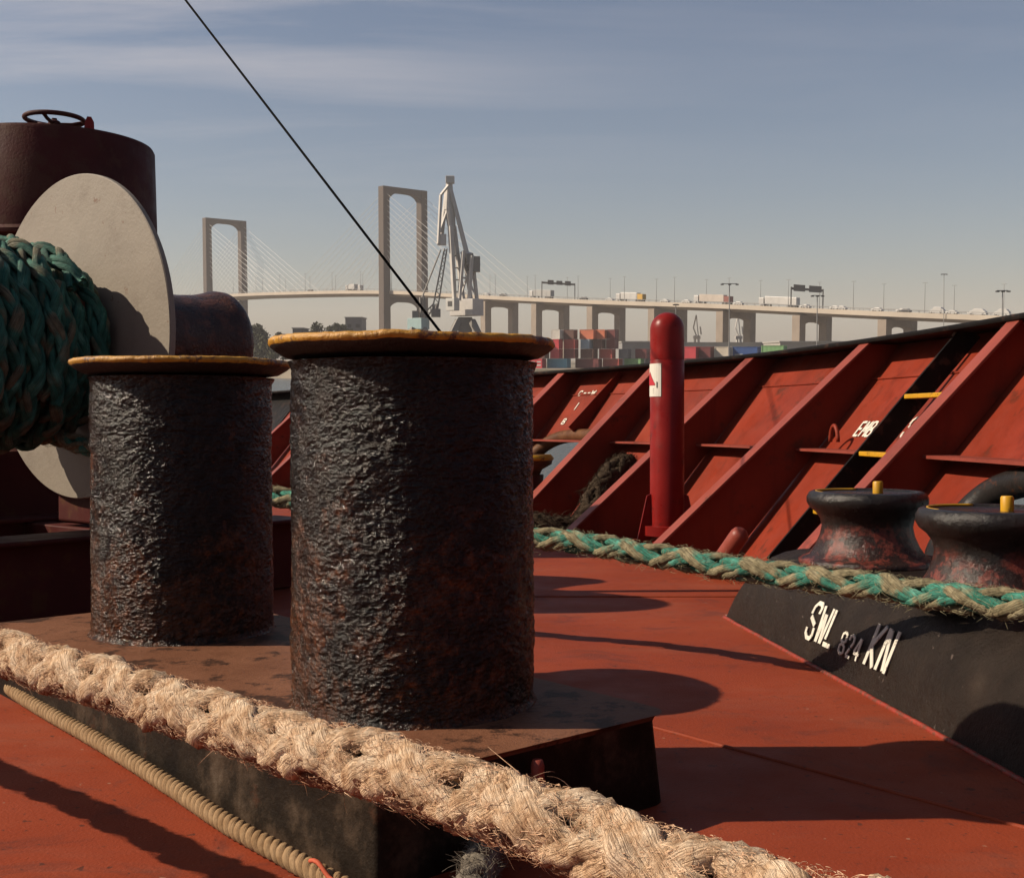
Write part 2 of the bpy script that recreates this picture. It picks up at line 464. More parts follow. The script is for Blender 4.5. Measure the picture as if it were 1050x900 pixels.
def braid(mb, pts, Rr, step, pitch=7.0, sides=8, jitter=0, seed=0, wob=.0, twist=0.0, A=None, green=.5, amp=.17, fat=.35):
    if A is None: A, u = spline(pts, step)
    else: A = np.asarray(A); u = np.concatenate([[0], np.cumsum(np.linalg.norm(np.diff(A, axis=0), axis=1))])
    Tn, N, B = frames(A)
    if wob:
        q = np.stack([u * 9, u * 0, u * 0], 1)
        A = A + N * (vnoise(q, seed + 5) * wob)[:, None] + B * (vnoise(q + 40, seed + 6) * wob)[:, None]
    w = 2 * PI / (pitch * Rr); idx = 0
    for dr in (1, -1):
        for k in range(2):
            for s_ in (-1, 1):
                ph = w * u + (vnoise(np.stack([u * 6, u * 0 + idx, u * 0], 1), seed) * .12)
                th = dr * ph + k * PI + s_ * .40 + (PI / 4) + twist * u
                rad = Rr * (.54 + dr * amp * np.cos(2 * ph + (k * 2) * PI))
                rd = np.cos(th)[:, None] * N + np.sin(th)[:, None] * B
                C = A + rd * rad[:, None]
                tone = green + .35 * vnoise(np.stack([u * 11, u * 0 + idx * 9.1, u * 0], 1), seed + 3) + .28 * dr * np.cos(2 * ph)
                strand(mb, C, rd, Rr * fat, Rr * (fat - .05), u, idx, sides, tone, jitter, seed + idx * 7)
                idx += 1
    return A, u

def laid(mb, pts, Rr, step, pitch, n=3, sides=8, jitter=0, seed=0):
    A, u = spline(pts, step); Tn, N, B = frames(A); w = 2 * PI / pitch
    for k in range(n):
        th = w * u + k * 2 * PI / n; rd = np.cos(th)[:, None] * N + np.sin(th)[:, None] * B
        strand(mb, A + rd * Rr * .5, rd, Rr * .5, Rr * .52, u, k, sides, np.full(len(u), .5), jitter, seed + k)
    return A, u

def hairs(A, u, Rr, count, lmin, lmax, r, seed, lift=.35, curl=1.0, rbase=.9, along=1.0):
    g = np.random.default_rng(seed); Tn, N, B = frames(A)
    i = g.integers(2, len(A) - 2, count); th = g.uniform(0, 2 * PI, count)
    rd = np.cos(th)[:, None] * N[i] + np.sin(th)[:, None] * B[i]; tg = np.cross(Tn[i], rd)
    p = A[i] + rd * (Rr * g.uniform(rbase - .12, rbase + .06, count))[:, None]
    sg = np.where(g.random(count) < .5, -1, 1)
    d = Tn[i] * (sg * along * g.uniform(.4, 1, count))[:, None] + tg * g.normal(0, .6, count)[:, None] + rd * (np.abs(g.normal(lift, lift * .8, count)))[:, None]
    d /= np.linalg.norm(d, axis=1, keepdims=True)
    L = g.uniform(0, 1, count) ** 2.2 * (lmax - lmin) + lmin
    bend = (-rd * .75 + g.normal(0, .45, (count, 3)) + np.array([0, 0, -.25])) * curl
    ns = 4; P = []
    for s in range(ns + 1):
        t = s / ns
        P.append(p + d * (L * t)[:, None] + bend * (L * .55 * t * t)[:, None])
    P = np.stack(P, 1)                                     # count, ns+1, 3
    side = np.cross(d, rd); side /= (np.linalg.norm(side, axis=1, keepdims=True) + 1e-9); nn = np.cross(side, d)
    V = []
    for s in range(ns + 1):
        rr = r * (1 - .75 * s / ns) * (L / L.mean()) ** .3
        for a in range(3):
            V.append(P[:, s] + (side * math.cos(2 * PI * a / 3) + nn * math.sin(2 * PI * a / 3)) * rr[:, None])
    V = np.stack(V, 1); nv = 3 * (ns + 1)
    f = [(s*3 + a, s*3 + (a+1) % 3, (s+1)*3 + (a+1) % 3, (s+1)*3 + a) for s in range(ns) for a in range(3)]
    Fc = (np.array(f)[None] + (np.arange(count) * nv)[:, None, None]).reshape(-1, 4)
    mb = MB(); mb.v = list(map(tuple, V.reshape(-1, 3).tolist())); mb.n = len(mb.v); mb.f = list(map(tuple, Fc.tolist()))
    mb.attr['under'] = np.repeat(-rd[:, 2], nv)
    return mb

# ================================================================== DECK
bw_ctrl = [(-9.2, 27.5), (-3.7, 17.4), (-1.2, 13.05), (.2, 10.6), (.45, 10.2), (1.06, 9.07), (1.61, 7.83), (1.955, 6.43), (2.16, 5.0), (2.235, 3.6),
           (2.25, 2.2), (2.22, .8), (2.15, -.8), (2.0, -3.0)]
def bw_curve():
    A, u = spline([(x, y, 0) for x, y in bw_ctrl], .05)
    return A
BW = bw_curve()
def bw_at(Y):
    j = int(np.argmin(np.abs(BW[:, 1] - Y)))
    j0, j1 = max(0, j - 2), min(len(BW) - 1, j + 2)
    t = Vector(BW[j1] - BW[j0]).normalized()              # toward the viewer
    x = float(np.interp(-Y, -BW[:, 1], BW[:, 0]))
    n = Vector((t.y, -t.x, 0))
    return Vector((x, Y, 0)) - n * .2, t, n                # point on the rail line, tangent, inboard normal
ZT = 1.2                                                   # rail height
PF = 1.0                                                   # plate foot set in from the rail
def plate_pt(Y, z, off=0.0):
    p, t, n = bw_at(Y)
    nn = (n * ZT + Vector((0, 0, 1)) * PF).normalized()     # plate normal facing inboard and up
    q = p + n * (PF * (1 - z / ZT)); q.z = z
    return q + nn * off

mb = MB()
ys = [27, 24, 21, 18, 15.5, 13.5, 12, 11, 10.4, 9.6, 8.8, 8, 7.2, 6.4, 5.6, 4.8, 4, 3.2, 2.4, 1.6, .8, 0, -1, -2, -2.9]
edge = [plate_pt(y, 0) for y in ys]
top = [(p.x, p.y, 0) for p in edge] + [(-8, -2.9, 0), (-10.5, 27, 0)]
n = len(top)
mb.add(top + [(x, y, -.03) for x, y, z in top], [tuple(range(n - 1, -1, -1)), tuple(n + i for i in range(n))] +
       [(i, (i + 1) % n, n + (i + 1) % n, n + i) for i in range(n)])
dk = mb.build('deck', M['deck'])
tag(dk, kind='structure')
# hull below the deck edge
mb = MB(); hv = []
for y in ys:
    p = plate_pt(y, 0); q, t, nrm = bw_at(y); hv += [p + Vector((0, 0, -.035)), p - nrm * .02 + nrm * 1.6 + Vector((0, 0, -4.4))]
mb.add(hv, [(2*i, 2*i+1, 2*i+3, 2*i+2) for i in range(len(ys) - 1)])
tag(mb.build('hull', M['black']), kind='structure')

# ================================================================== BULWARK
bul = thing('bulwark', 'red flared steel bulwark with raking stays under a black rail', 'bulwark', plate_pt(6, 0))
stays = [15.3, 14.0, 12.7, 11.45, 10.2, 8.97, 7.83, 6.43, 5.0, .9, -.6, -2.0]
# oval openings in the plating (centre Y, z, half length, half height)
OP = [(9.52, .385, .50, .24), (3.82, .36, .62, .17)]
def inside(y, z, grow=0):
    for (cy, cz, a, b) in OP:
        k = 3.0
        if (abs(y - cy) / (a + grow)) ** k + (abs(z - cz) / (b + grow)) ** k < 1: return True
    return False
mb = MB()
yy = np.arange(16.2, -2.95, -.04); zz = np.linspace(0, ZT, 49)
idx = {}; verts = []
for i, y in enumerate(yy):
    for j, z in enumerate(zz):
        idx[i, j] = len(verts); verts.append(plate_pt(float(y), float(z)))
fc = []
for i in range(len(yy) - 1):
    for j in range(len(zz) - 1):
        if inside((yy[i] + yy[i+1]) / 2, (zz[j] + zz[j+1]) / 2): continue
        fc.append((idx[i, j], idx[i, j+1], idx[i+1, j+1], idx[i+1, j]))
mb.add(verts, fc)
pl = mb.build('plating', M['red'], bul, smooth=True)
so = pl.modifiers.new('thick', 'SOLIDIFY'); so.thickness = .014; so.offset = 1
# far length, coloured black to stand in for shade on its inner face
mb = MB(); fv = []
for y in (16.2, 18, 20, 23, 27): fv += [plate_pt(y, 0), plate_pt(y, ZT)]
mb.add(fv, [(2*i, 2*i+1, 2*i+3, 2*i+2) for i in range(4)])
fo = mb.build('far_plating', M['black'], bul); so = fo.modifiers.new('thick', 'SOLIDIFY'); so.thickness = .014; so.offset = 1
# rail: flat bar with a lip
mb = MB(); prof = [(-.03, -.014), (.228, -.014), (.234, -.010), (.236, 0), (.234, .010), (.226, .014), (-.03, .014)]
rv = []; k = len(prof); ry = list(np.arange(27, 10, -.4)) + list(np.arange(10, -2.9, -.15))
for y in ry:
    p, t, nn = bw_at(float(y))
    rv += [p + nn * a + Vector((0, 0, ZT + b)) for a, b in prof]
mb.add(rv, [(i*k + j, (i+1)*k + j, (i+1)*k + (j+1) % k, i*k + (j+1) % k) for i in range(len(ry) - 1) for j in range(k)])
mb.build('rail', M['black'], bul)
# stays
WF = {6.43: 1.46, 5.0: 1.29, 7.83: 1.53, 8.97: 1.44}
for y in stays:
    wf = WF.get(y, 1.48); p, t, nn = bw_at(y); th = .014
    prof = [(.012, ZT - .016), (PF + .012, 0.004), (wf, .004), (wf, .05), (.205, ZT - .016)]
    mb = MB(); a = [p + nn * w + Vector((0, 0, z)) - t * th / 2 for w, z in prof]; b = [q + t * th for q in a]; n = len(a)
    mb.add(a + b, [tuple(range(n)), tuple(range(2*n - 1, n - 1, -1))] + [(i, n + i, n + (i + 1) % n, (i + 1) % n) for i in range(n)])
    st = mb.build('stay', M['red'], bul)
    mb = MB(); p0 = p + nn * (wf + .002) + Vector((0, 0, .047)); p1 = p + nn * .205 + Vector((0, 0, ZT - .016))
    dd = (p1 - p0).normalized(); up = dd.cross(t)
    if up.z < 0: up = -up
    mb.beam(p0 + up * .008, p1 + up * .008, .105, .014, up=up)
    mb.build('face_plate', M['red_edge'], st, bevel=.003)
# intermediate flat bar stiffener
for y in (9.62,):
    mb = MB(); a = [plate_pt(y, z, o) for z, o in ((.64, .002), (1.15, .002), (1.15, .05), (.64, .13))]; p, t, nn = bw_at(y)
    b = [q + t * .014 for q in a]
    mb.add(a + b, [(0, 1, 2, 3), (7, 6, 5, 4)] + [(i, 4 + i, 4 + (i + 1) % 4, (i + 1) % 4) for i in range(4)])
    mb.build('stiffener', M['red'], bul)
# horizontal stringer between the stays, sniped ends
for i in range(3, len(stays) - 1):
    y0, y1 = stays[i] - .02, stays[i + 1] + .02
    if y1 > 12: continue
    L = y0 - y1; pts_in = []; pts_out = []
    for s in np.linspace(0, 1, 9):
        y = y0 - L * float(s); w = .13
        wdt = w * (min(1, s / .08) if i == 99 else 1)
        p, t, nn = bw_at(y); q = plate_pt(y, .60, .003); pts_in.append(q); pts_out.append(q + nn * max(wdt, .01))
    mb = MB(); n = len(pts_in); th = Vector((0, 0, .014))
    V = pts_in + pts_out + [q + th for q in pts_in] + [q + th for q in pts_out]
    fcs = []
    for k in range(n - 1):
        fcs += [(k, k+1, n+k+1, n+k), (2*n+k, 3*n+k, 3*n+k+1, 2*n+k+1), (n+k, n+k+1, 3*n+k+1, 3*n+k)]
    fcs += [(0, n, 3*n, 2*n), (n-1, 3*n-1, 4*n-1, 2*n-1)]
    mb.add(V, fcs)
    mb.build('stringer', M['red_edge'], bul)
# chock rims
for (cy, cz, a, b), mt, r in zip(OP, (M['pipe_brown'], M['black_rim']), (.055, .055)):
    ring = []
    for k in range(56):
        th = 2 * PI * k / 56; c, s_ = math.cos(th), math.sin(th)
        ring.append(plate_pt(cy + math.copysign(abs(c) ** (2/3), c) * (a + .02), cz + math.copysign(abs(s_) ** (2/3), s_) * (b + .02), .01))
    mb = MB(); mb.tube(ring, r, 12, closed=True); mb.build('chock_rim', mt, bul, smooth=True)
mb = MB(); mb.tube([plate_pt(float(y), .99, .003) for y in np.arange(11.2, -.5, -.1)], .007, 6); mb.build('weld_seam', M['red'], bul, smooth=True)
for (p0, p1) in (((560, 716), (1010, 838)), ((560, 612), (760, 612))):
    a, b = Dz(*p0, 0), Dz(*p1, 0); a, b = a - (b - a) * .6, b + (b - a) * .1
    mb = MB(); mb.tube([a + (b - a) * t_ + Vector((0, 0, .0005 + .0008 * mnoise.noise(Vector((t_ * 60, 0, 0))))) for t_ in np.linspace(0, 1, 80)], .0055, 6); mb.build('weld_seam', M['deck'], dk, smooth=True)
# padeye on the stringer
q = plate_pt(6.15, .615, .06); p, t, nn = bw_at(6.15)
mb = MB(); mb.tube([q + t * (.045 * math.cos(a)) + Vector((0, 0, .085 * math.sin(a))) for a in np.linspace(0, PI, 12)], .011, 8)
mb.build('padeye', M['red'], bul, smooth=True)

# ------------------------------------------------------------------ stencil letters
G = {  # strokes in a 0.6 x 1 box, with stencil gaps
 'S': [((.56, .74), (.56, .9), (.44, 1), (.18, 1), (.05, .88), (.05, .68)), ((.08, .60), (.52, .40)), ((.55, .33), (.55, .12), (.42, 0), (.18, 0), (.04, .12), (.04, .28))],
 'W': [((.0, 1), (.15, 0)), ((.19, 0), (.30, .8)), ((.36, .8), (.45, 0)), ((.50, 0), (.62, 1))],
 'L': [((.08, 1), (.08, .18)), ((.0, .04), (.5, .04))],
 '8': [((.30, 1), (.08, .9), (.08, .6), (.30, .52)), ((.34, 1), (.54, .9), (.54, .6), (.34, .52)), ((.28, .46), (.05, .36), (.05, .1), (.28, 0)), ((.34, .46), (.57, .36), (.57, .1), (.34, 0))],
 '2': [((.06, .75), (.08, .92), (.28, 1), (.5, .92), (.54, .7), (.40, .48)), ((.34, .40), (.08, .06)), ((.12, .02), (.56, .02))],
 '4': [((.36, 1), (.04, .36)), ((.04, .3), (.58, .3)), ((.42, 1), (.42, .36)), ((.42, .24), (.42, 0))],
 'K': [((.06, 1), (.06, 0)), ((.18, .5), (.54, 1)), ((.2, .46), (.56, 0))],
 'N': [((.05, 0), (.05, 1)), ((.15, .96), (.45, .04)), ((.55, 0), (.55, 1))],
 'E': [((.06, 0), (.06, 1)), ((.14, .95), (.55, .95)), ((.14, .5), (.48, .5)), ((.14, .05), (.55, .05))],
 'M': [((.02, 0), (.05, 1)), ((.12, .95), (.28, .3)), ((.34, .3), (.5, .95)), ((.57, 1), (.60, 0))],
 'B': [((.06, 0), (.06, 1)), ((.14, .97), (.46, .94), (.52, .75), (.44, .56), (.16, .53)), ((.16, .46), (.48, .43), (.57, .24), (.48, .04), (.14, .03))],
 'C': [((.54, .75), (.48, .95), (.25, 1), (.06, .85), (.06, .55)), ((.06, .45), (.06, .15), (.25, 0), (.48, .05), (.54, .25))],
 '-': [((.05, .5), (.5, .5))], 'I': [((.25, 0), (.25, 1))], ' ': [],
}
def letters(mb, text, org, ux, uy, nrm, h, w, stroke, adv=None, lift=.004, warp=None):
    x0 = 0; adv = adv or w * 1.18
    for ch in text:
        for st in G[ch]:
            pts = [Vector((x0 + x / .6 * w, y * h)) for x, y in st]
            L = []; Rg = []
            for i, p in enumerate(pts):
                d = ((pts[min(i+1, len(pts)-1)]) - (pts[max(i-1, 0)])).normalized(); nn = Vector((-d.y, d.x)) * stroke / 2
                L.append(p + nn); Rg.append(p - nn)
            f = warp or (lambda a, b: org + ux * a + uy * b)
            V = []
            for q in L + Rg: V.append(f(q.x, q.y) + nrm * lift)
            for q in L + Rg: V.append(f(q.x, q.y) + nrm * (lift - .003))
            n = len(pts); fcs = []
            for i in range(n - 1):
                fcs += [(i, i+1, n+i+1, n+i), (2*n+i, 3*n+i, 3*n+i+1, 2*n+i+1), (i, 2*n+i, 2*n+i+1, i+1), (n+i, n+i+1, 3*n+i+1, 3*n+i)]
            fcs += [(0, n, 3*n, 2*n), (n-1, 3*n-1, 4*n-1, 2*n-1)]
            mb.add(V, fcs)
        x0 += adv
def plate_letters(mb, text, Y, z, h, w, stroke, **kw):
    p, t, nn = bw_at(Y); nrm = (nn * ZT + Vector((0, 0, 1)) * PF).normalized()
    uy = (plate_pt(Y, z + .1) - plate_pt(Y, z)).normalized()
    letters(mb, text, plate_pt(Y, z), t, uy, nrm, h, w, stroke, lift=.006, **kw)
mb = MB(); plate_letters(mb, 'EMB', 6.14, .68, .10, .050, .015, adv=.062); mb.build('lettering', M['white_mark'], bul)
mb = MB(); plate_letters(mb, 'S', 5.63, .68, .12, .075, .016); mb.build('lettering', M['white_mark'], bul)
mb = MB()
for tx, Y, z, h_ in (('C', 10.03, .985, .05), ('-', 9.965, .985, .05), ('-', 9.91, .985, .05), ('W', 9.855, .985, .05), ('I', 9.95, .86, .08), ('B', 9.98, .74, .06)):
    mb = MB(); plate_letters(mb, tx, Y, z, h_, .05, .012); mb.build('lettering', M['white_mark'], bul)

# ================================================================== DOUBLE BOLLARD
b1 = Vector((-.2055, 2.43, 0)); Lx = Vector((-.656, .754, 0)).normalized(); Wx = Vector((Lx.y, -Lx.x, 0))
b2 = b1 + Lx * 1.075; HB = .178; BH = .746
bit = thing('double_bollard', 'pair of tarry black rusting bollards with yellow rims on a shared plinth', 'bollard', b1 + Lx * .54)
def bp(l, w, z): return b1 + Lx * l + Wx * w + Vector((0, 0, z))
# plinth: rounded corners, softened top edge
def rounded(l0, l1, w0, w1, rs, n=8):
    out = []
    q0, q1, q2, q3 = rs
    for (cl, cw, a0, r) in ((l1 - q0, w1 - q0, 0, q0), (l0 + q1, w1 - q1, PI/2, q1), (l0 + q2, w0 + q2, PI, q2), (l1 - q3, w0 + q3, 1.5 * PI, q3)):
        for k in range(n + 1):
            a = a0 + k / n * PI / 2; out.append((cl + r * math.cos(a), cw + r * math.sin(a)))
    return out
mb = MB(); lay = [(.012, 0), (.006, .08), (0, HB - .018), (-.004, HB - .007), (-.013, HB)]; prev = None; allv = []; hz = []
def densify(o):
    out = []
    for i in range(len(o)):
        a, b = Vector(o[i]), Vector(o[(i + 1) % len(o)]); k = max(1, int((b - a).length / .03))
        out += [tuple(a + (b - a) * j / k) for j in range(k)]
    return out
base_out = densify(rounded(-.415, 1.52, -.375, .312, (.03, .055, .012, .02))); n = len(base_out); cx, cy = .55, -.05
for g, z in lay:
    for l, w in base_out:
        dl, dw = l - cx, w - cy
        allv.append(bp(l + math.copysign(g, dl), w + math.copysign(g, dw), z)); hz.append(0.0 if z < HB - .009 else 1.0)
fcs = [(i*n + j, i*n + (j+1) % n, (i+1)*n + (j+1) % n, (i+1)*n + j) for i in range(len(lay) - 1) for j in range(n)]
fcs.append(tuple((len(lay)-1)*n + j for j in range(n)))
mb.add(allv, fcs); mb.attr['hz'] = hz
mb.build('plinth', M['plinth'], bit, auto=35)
def bollard(c, seed, RB=.25):
    nz_, nt = 330, 480
    z = np.linspace(0, BH - .05, nz_); th = np.linspace(0, 2 * PI, nt, endpoint=False)
    Z, TH = np.meshgrid(z, th, indexing='ij')
    P = np.stack([np.cos(TH) * RB, np.sin(TH) * RB, Z], -1)
    Q = P * np.array([1, 1, 1.5]); d = .0045 * vnoise(P * 7 + seed, seed) + .0020 * vnoise(Q * 26, seed + 1) + .0016 * np.abs(vnoise(Q * 60, seed + 2)) + .0019 * vnoise(Q * 120, seed + 3)
    fl = np.where(Z < .012, (.012 - Z) * .7, 0) + np.where(Z > BH - .075, ((Z - BH + .075) / .025).clip(0, 1) ** 2 * .008, 0)
    rr = RB - .002 + d + fl
    V = np.stack([c.x + np.cos(TH) * rr, c.y + np.sin(TH) * rr, Z + HB], -1).reshape(-1, 3)
    mb = MB(); ii, jj = np.meshgrid(np.arange(nz_ - 1), np.arange(nt), indexing='ij')
    Fq = np.stack([ii*nt + jj, ii*nt + (jj+1) % nt, (ii+1)*nt + (jj+1) % nt, (ii+1)*nt + jj], -1).reshape(-1, 4)
    mb.v = list(map(tuple, V.tolist())); mb.n = len(mb.v); mb.f = list(map(tuple, Fq.tolist())); mb.attr['hz'] = Z.ravel()
    post = mb.build('post', M['bollard'], bit, smooth=True)
    # cap flange
    prof = [(.225, -.036), (.262, -.030), (.284, -.017), (.292, -.010), (.296, -.004), (.295, .002), (.289, .006), (.27, .007), (.15, .006), (.004, .005)]
    hzv = [0, 0, 0, .5, 1, 1, 1, .9, .1, 0]
    nt = 220; V = []; hz = []
    for (r, zz_), h in zip(prof, hzv):
        for t in np.linspace(0, 2 * PI, nt, endpoint=False):
            q = np.array([math.cos(t) * 3 + seed, math.sin(t) * 3, zz_ * 10]); w = float(vnoise(q, seed + 9)) * .0022 + float(vnoise(q * 6, seed + 4)) * .0022
            e = r + (w if r > .26 else 0); V.append((c.x + math.cos(t) * e, c.y + math.sin(t) * e, HB + BH + zz_ - .009 + (w * .8 if r > .26 else 0))); hz.append(h)
    k = len(prof); mb = MB()
    mb.add(V, [(i*nt + j, i*nt + (j+1) % nt, (i+1)*nt + (j+1) % nt, (i+1)*nt + j) for i in range(k - 1) for j in range(nt)] + [tuple((k-1)*nt + j for j in range(nt))])
    mb.attr['hz'] = hz
    mb.build('cap', M['cap'], post, smooth=True)
bollard(b1, 3); bollard(b2, 21, .243)
# small lug on the end face
q = Dz(545, 797, .10); q = bp(-.415, .02, .10)
d_ = ray(545, 789, PD); o_ = Vector((0, 0, EYE)); pp_ = b1 - Lx * .427; q = o_ + d_ * ((pp_ - o_).dot(Lx) / d_.dot(Lx)); e = -Lx; q = q + e * .012
mb = MB()
mb.tube([q - e * .03 + Vector((0, 0, -.02)), q + e * .012 + Vector((0, 0, -.02))], .013, 10); mb.tube([q + e * .004 + Vector((0, 0, a)) for a in (-.028, -.01, .012, .022)], [.011, .012, .012, .009], 10)
mb.build('lug', M['red_edge'], bit, smooth=True)

# ================================================================== ROLLER FAIRLEAD
fp = Vector((.825, 4.5, 0)); fd = Vector((.12, -.993, 0)).normalized(); fo_ = Vector((-fd.y, fd.x, 0))   # along, outboard
fl = thing('roller_fairlead', 'black fairlead with two spool rollers, stencilled SWL 824 KN on its base', 'fairlead', fp + fd * 1.0 + fo_ * .3)
FPZ = [(0, .002), (.010, .05), (.024, .10), (.043, .15), (.066, .19), (.096, .225), (.135, .254), (.18, .272), (.235, .281)]
prof = FPZ + [(.40, .282), (.60, .282), (.55, .14), (.42, .004)]
stn = [(-.0, .0)] + [(s, 1) for s in np.arange(.12, 2.75, .06)]
V = []; k = len(prof); stn = list(np.concatenate([[0, .01, .03, .06], np.arange(.12, 2.76, .06)]))
for s in stn:
    for a, z in prof:
        lean = max(0, .10 - s) * 0
        zz_ = z * (1 if s > .059 else (.80 + .2 * math.sin(min(1, s / .06) * PI / 2)))
        w = .004 * mnoise.noise(Vector((s * 4, a * 6, z * 6)))
        V.append(fp + fd * (s + .10 * (zz_ / .28) * (1 if s < .05 else max(0, 1 - (s - .05) / .3))) + fo_ * (a + w) + Vector((0, 0, zz_ + (w if z > .1 else 0))))
mb = MB(); n = len(stn)
mb.add(V, [(i*k + j, i*k + (j+1) % k, (i+1)*k + (j+1) % k, (i+1)*k + j) for i in range(n - 1) for j in range(k)] + [tuple(range(k)), tuple((n-1)*k + j for j in range(k - 1, -1, -1))])
mb.build('base', M['fairlead'], fl, auto=40)
# weld bead / red edge at foot
mb = MB(); mb.tube([fp + fd * s + fo_ * (-.006 + .004 * mnoise.noise(Vector((s * 9, 0, 0)))) + Vector((0, 0, .002)) for s in np.arange(-.01, 2.75, .03)], .008, 6)
mb.tube([fp + fd * -.012 + fo_ * s + Vector((0, 0, .004)) for s in np.arange(0, .4, .03)], .010, 6)
mb.build('weld', M['weld_red'], fl, smooth=True)
# lettering on the sloping face
fup = (fo_ * .045 + Vector((0, 0, .16))).normalized(); fnr = fd.cross(fup); fnr = -fnr if fnr.dot(fo_) > 0 else fnr
def fpos(s, z):
    a = float(np.interp(z, [q[1] for q in FPZ], [q[0] for q in FPZ])); return fp + fd * s + fo_ * a + Vector((0, 0, z))
def fwarp(s0, z0): return lambda a, b: fpos(s0 + a, z0 + b * .93)
mb = MB()
letters(mb, 'SWL', warp=fwarp(.79, .072), org=fpos(.79, .072), ux=fd, uy=fup, nrm=fnr, h=.115, w=.062, stroke=.015, adv=.076, lift=.007); mb.build('lettering', M['white_mark'], fl)
mb = MB(); letters(mb, '824', warp=fwarp(1.055, .072), org=fpos(1.055, .072), ux=fd, uy=fup, nrm=fnr, h=.066, w=.038, stroke=.009, adv=.052, lift=.007); mb.build('lettering', M['white_mark'], fl)
mb = MB(); letters(mb, 'KN', warp=fwarp(1.235, .075), org=fpos(1.235, .075), ux=fd, uy=fup, nrm=fnr, h=.120, w=.062, stroke=.016, adv=.075, lift=.007); mb.build('lettering', M['white_mark'], fl)
rprof = [(.222, 0), (.224, .012), (.212, .020), (.188, .030), (.168, .060), (.153, .095), (.147, .125), (.152, .150), (.168, .172), (.188, .188), (.197, .205), (.197, .222), (.188, .238), (.176, .243), (.168, .242), (.165, .236), (.03, .236)]
for (cx_, cy_) in ((1.190, 3.92), (1.287, 3.13)):
    Mx = Matrix.Translation((cx_, cy_, .281)); mb = MB(); mb.lathe(rprof, 64, Mx, cap1=True, attr='hz')
    ro = mb.build('roller', M['roller'], fl, smooth=True)
    mb = MB(); mb.tube([Mx @ Vector((.166 * math.cos(a), .166 * math.sin(a), .2395)) for a in np.linspace(1.5, 3.4, 20)], .004, 6); mb.build('ring', M['yellow'], ro, smooth=True)
    mb = MB(); mb.lathe([(.017, .236), (.017, .272), (.014, .276)], 12, Matrix.Translation((cx_ + .03, cy_ - .02, .281)), cap1=True); mb.build('pin', M['yellow'], ro, auto=40)

# ================================================================== VENT POST
vp = Vector((.9035, 6.82, 0)); pr = .099; vh = 1.395
post = thing('vent_post', 'glossy red round-topped pipe post with white warning sticker beside the bulwark', 'post', vp)
Mx = Matrix.Translation(vp)
mb = MB(); mb.lathe([(pr, .0), (pr, vh - .28), (pr - .001, vh - .278)], 40, Mx); mb.build('pipe', M['bright_red'], post, smooth=True)
mb = MB(); mb.lathe([(pr, vh - .277)] + [(pr, vh - .26), (pr, vh - .1)] + [(pr * math.cos(a), vh - .1 + .1 * math.sin(a)) for a in np.linspace(.1, PI/2 - .02, 10)], 40, Mx, cap1=True)
mb.build('cap', M['bright_red'], post, smooth=True)
mb = MB(); mb.lathe([(pr, .10), (pr + .045, .10), (pr + .045, .155), (pr, .157)], 12, Mx); mb.lathe([(pr + .035, .0), (pr + .035, .012), (pr, .012)], 24, Mx); mb.build('collar', M['bright_red'], post, auto=30)
for sx in (-1, 1):
    mb = MB(); a = Vector((sx, -.25, 0)).normalized(); tt = Vector((-a.y, a.x, 0)) * .005
    pf = [(.10, .0), (.20, .0), (.125, .33), (.10, .34)]
    p0 = [vp + a * r + Vector((0, 0, z)) - tt for r, z in pf]; p1 = [q + tt * 2 for q in p0]
    mb.add(p0 + p1, [(0, 1, 2, 3), (7, 6, 5, 4)] + [(i, 4 + i, 4 + (i + 1) % 4, (i + 1) % 4) for i in range(4)]); mb.build('bracket', M['bright_red'], post)
def wrap(mb, pts, r, z0, a0):     # patch on the pipe: (arc metres, height)
    n = len(pts)
    o = [vp + Vector((math.cos(a0 + x / pr) * r, math.sin(a0 + x / pr) * r, z0 + y)) for x, y in pts]
    mb.add(o, [tuple(range(n))])
A0 = -2.86; zs = .905
mb = MB()
for i in range(10):
    x0, x1 = -.085 + .0165 * i, -.085 + .0165 * (i + 1); wrap(mb, [(x0, 0), (x1, 0), (x1, .19), (x0, .19)], pr + .0025, zs, A0)
stk = mb.build('sticker', M['sticker'], post)
mb = MB()
for i in range(8):
    x0, x1 = -.06 + .0125 * i, -.06 + .0125 * (i + 1); h = lambda x: .078 * (1 - abs(x + .01) / .055) + .002
    wrap(mb, [(x0, .065), (x1, .065), (x1, .065 + max(.002, h(x1))), (x0, .065 + max(.002, h(x0)))], pr + .0045, zs, A0)
mb.build('triangle', M['sticker_red'], stk)
mb = MB(); wrap(mb, [(.052, .05), (.058, .05), (.058, .085), (.052, .085)], pr + .0045, zs, A0)
for k_ in range(3): wrap(mb, [(-.05, .018 + .012*k_), (.03, .018 + .012*k_), (.03, .022 + .012*k_), (-.05, .022 + .012*k_)], pr + .0045, zs, A0)
mb.build('print', M['black_mark'], stk)

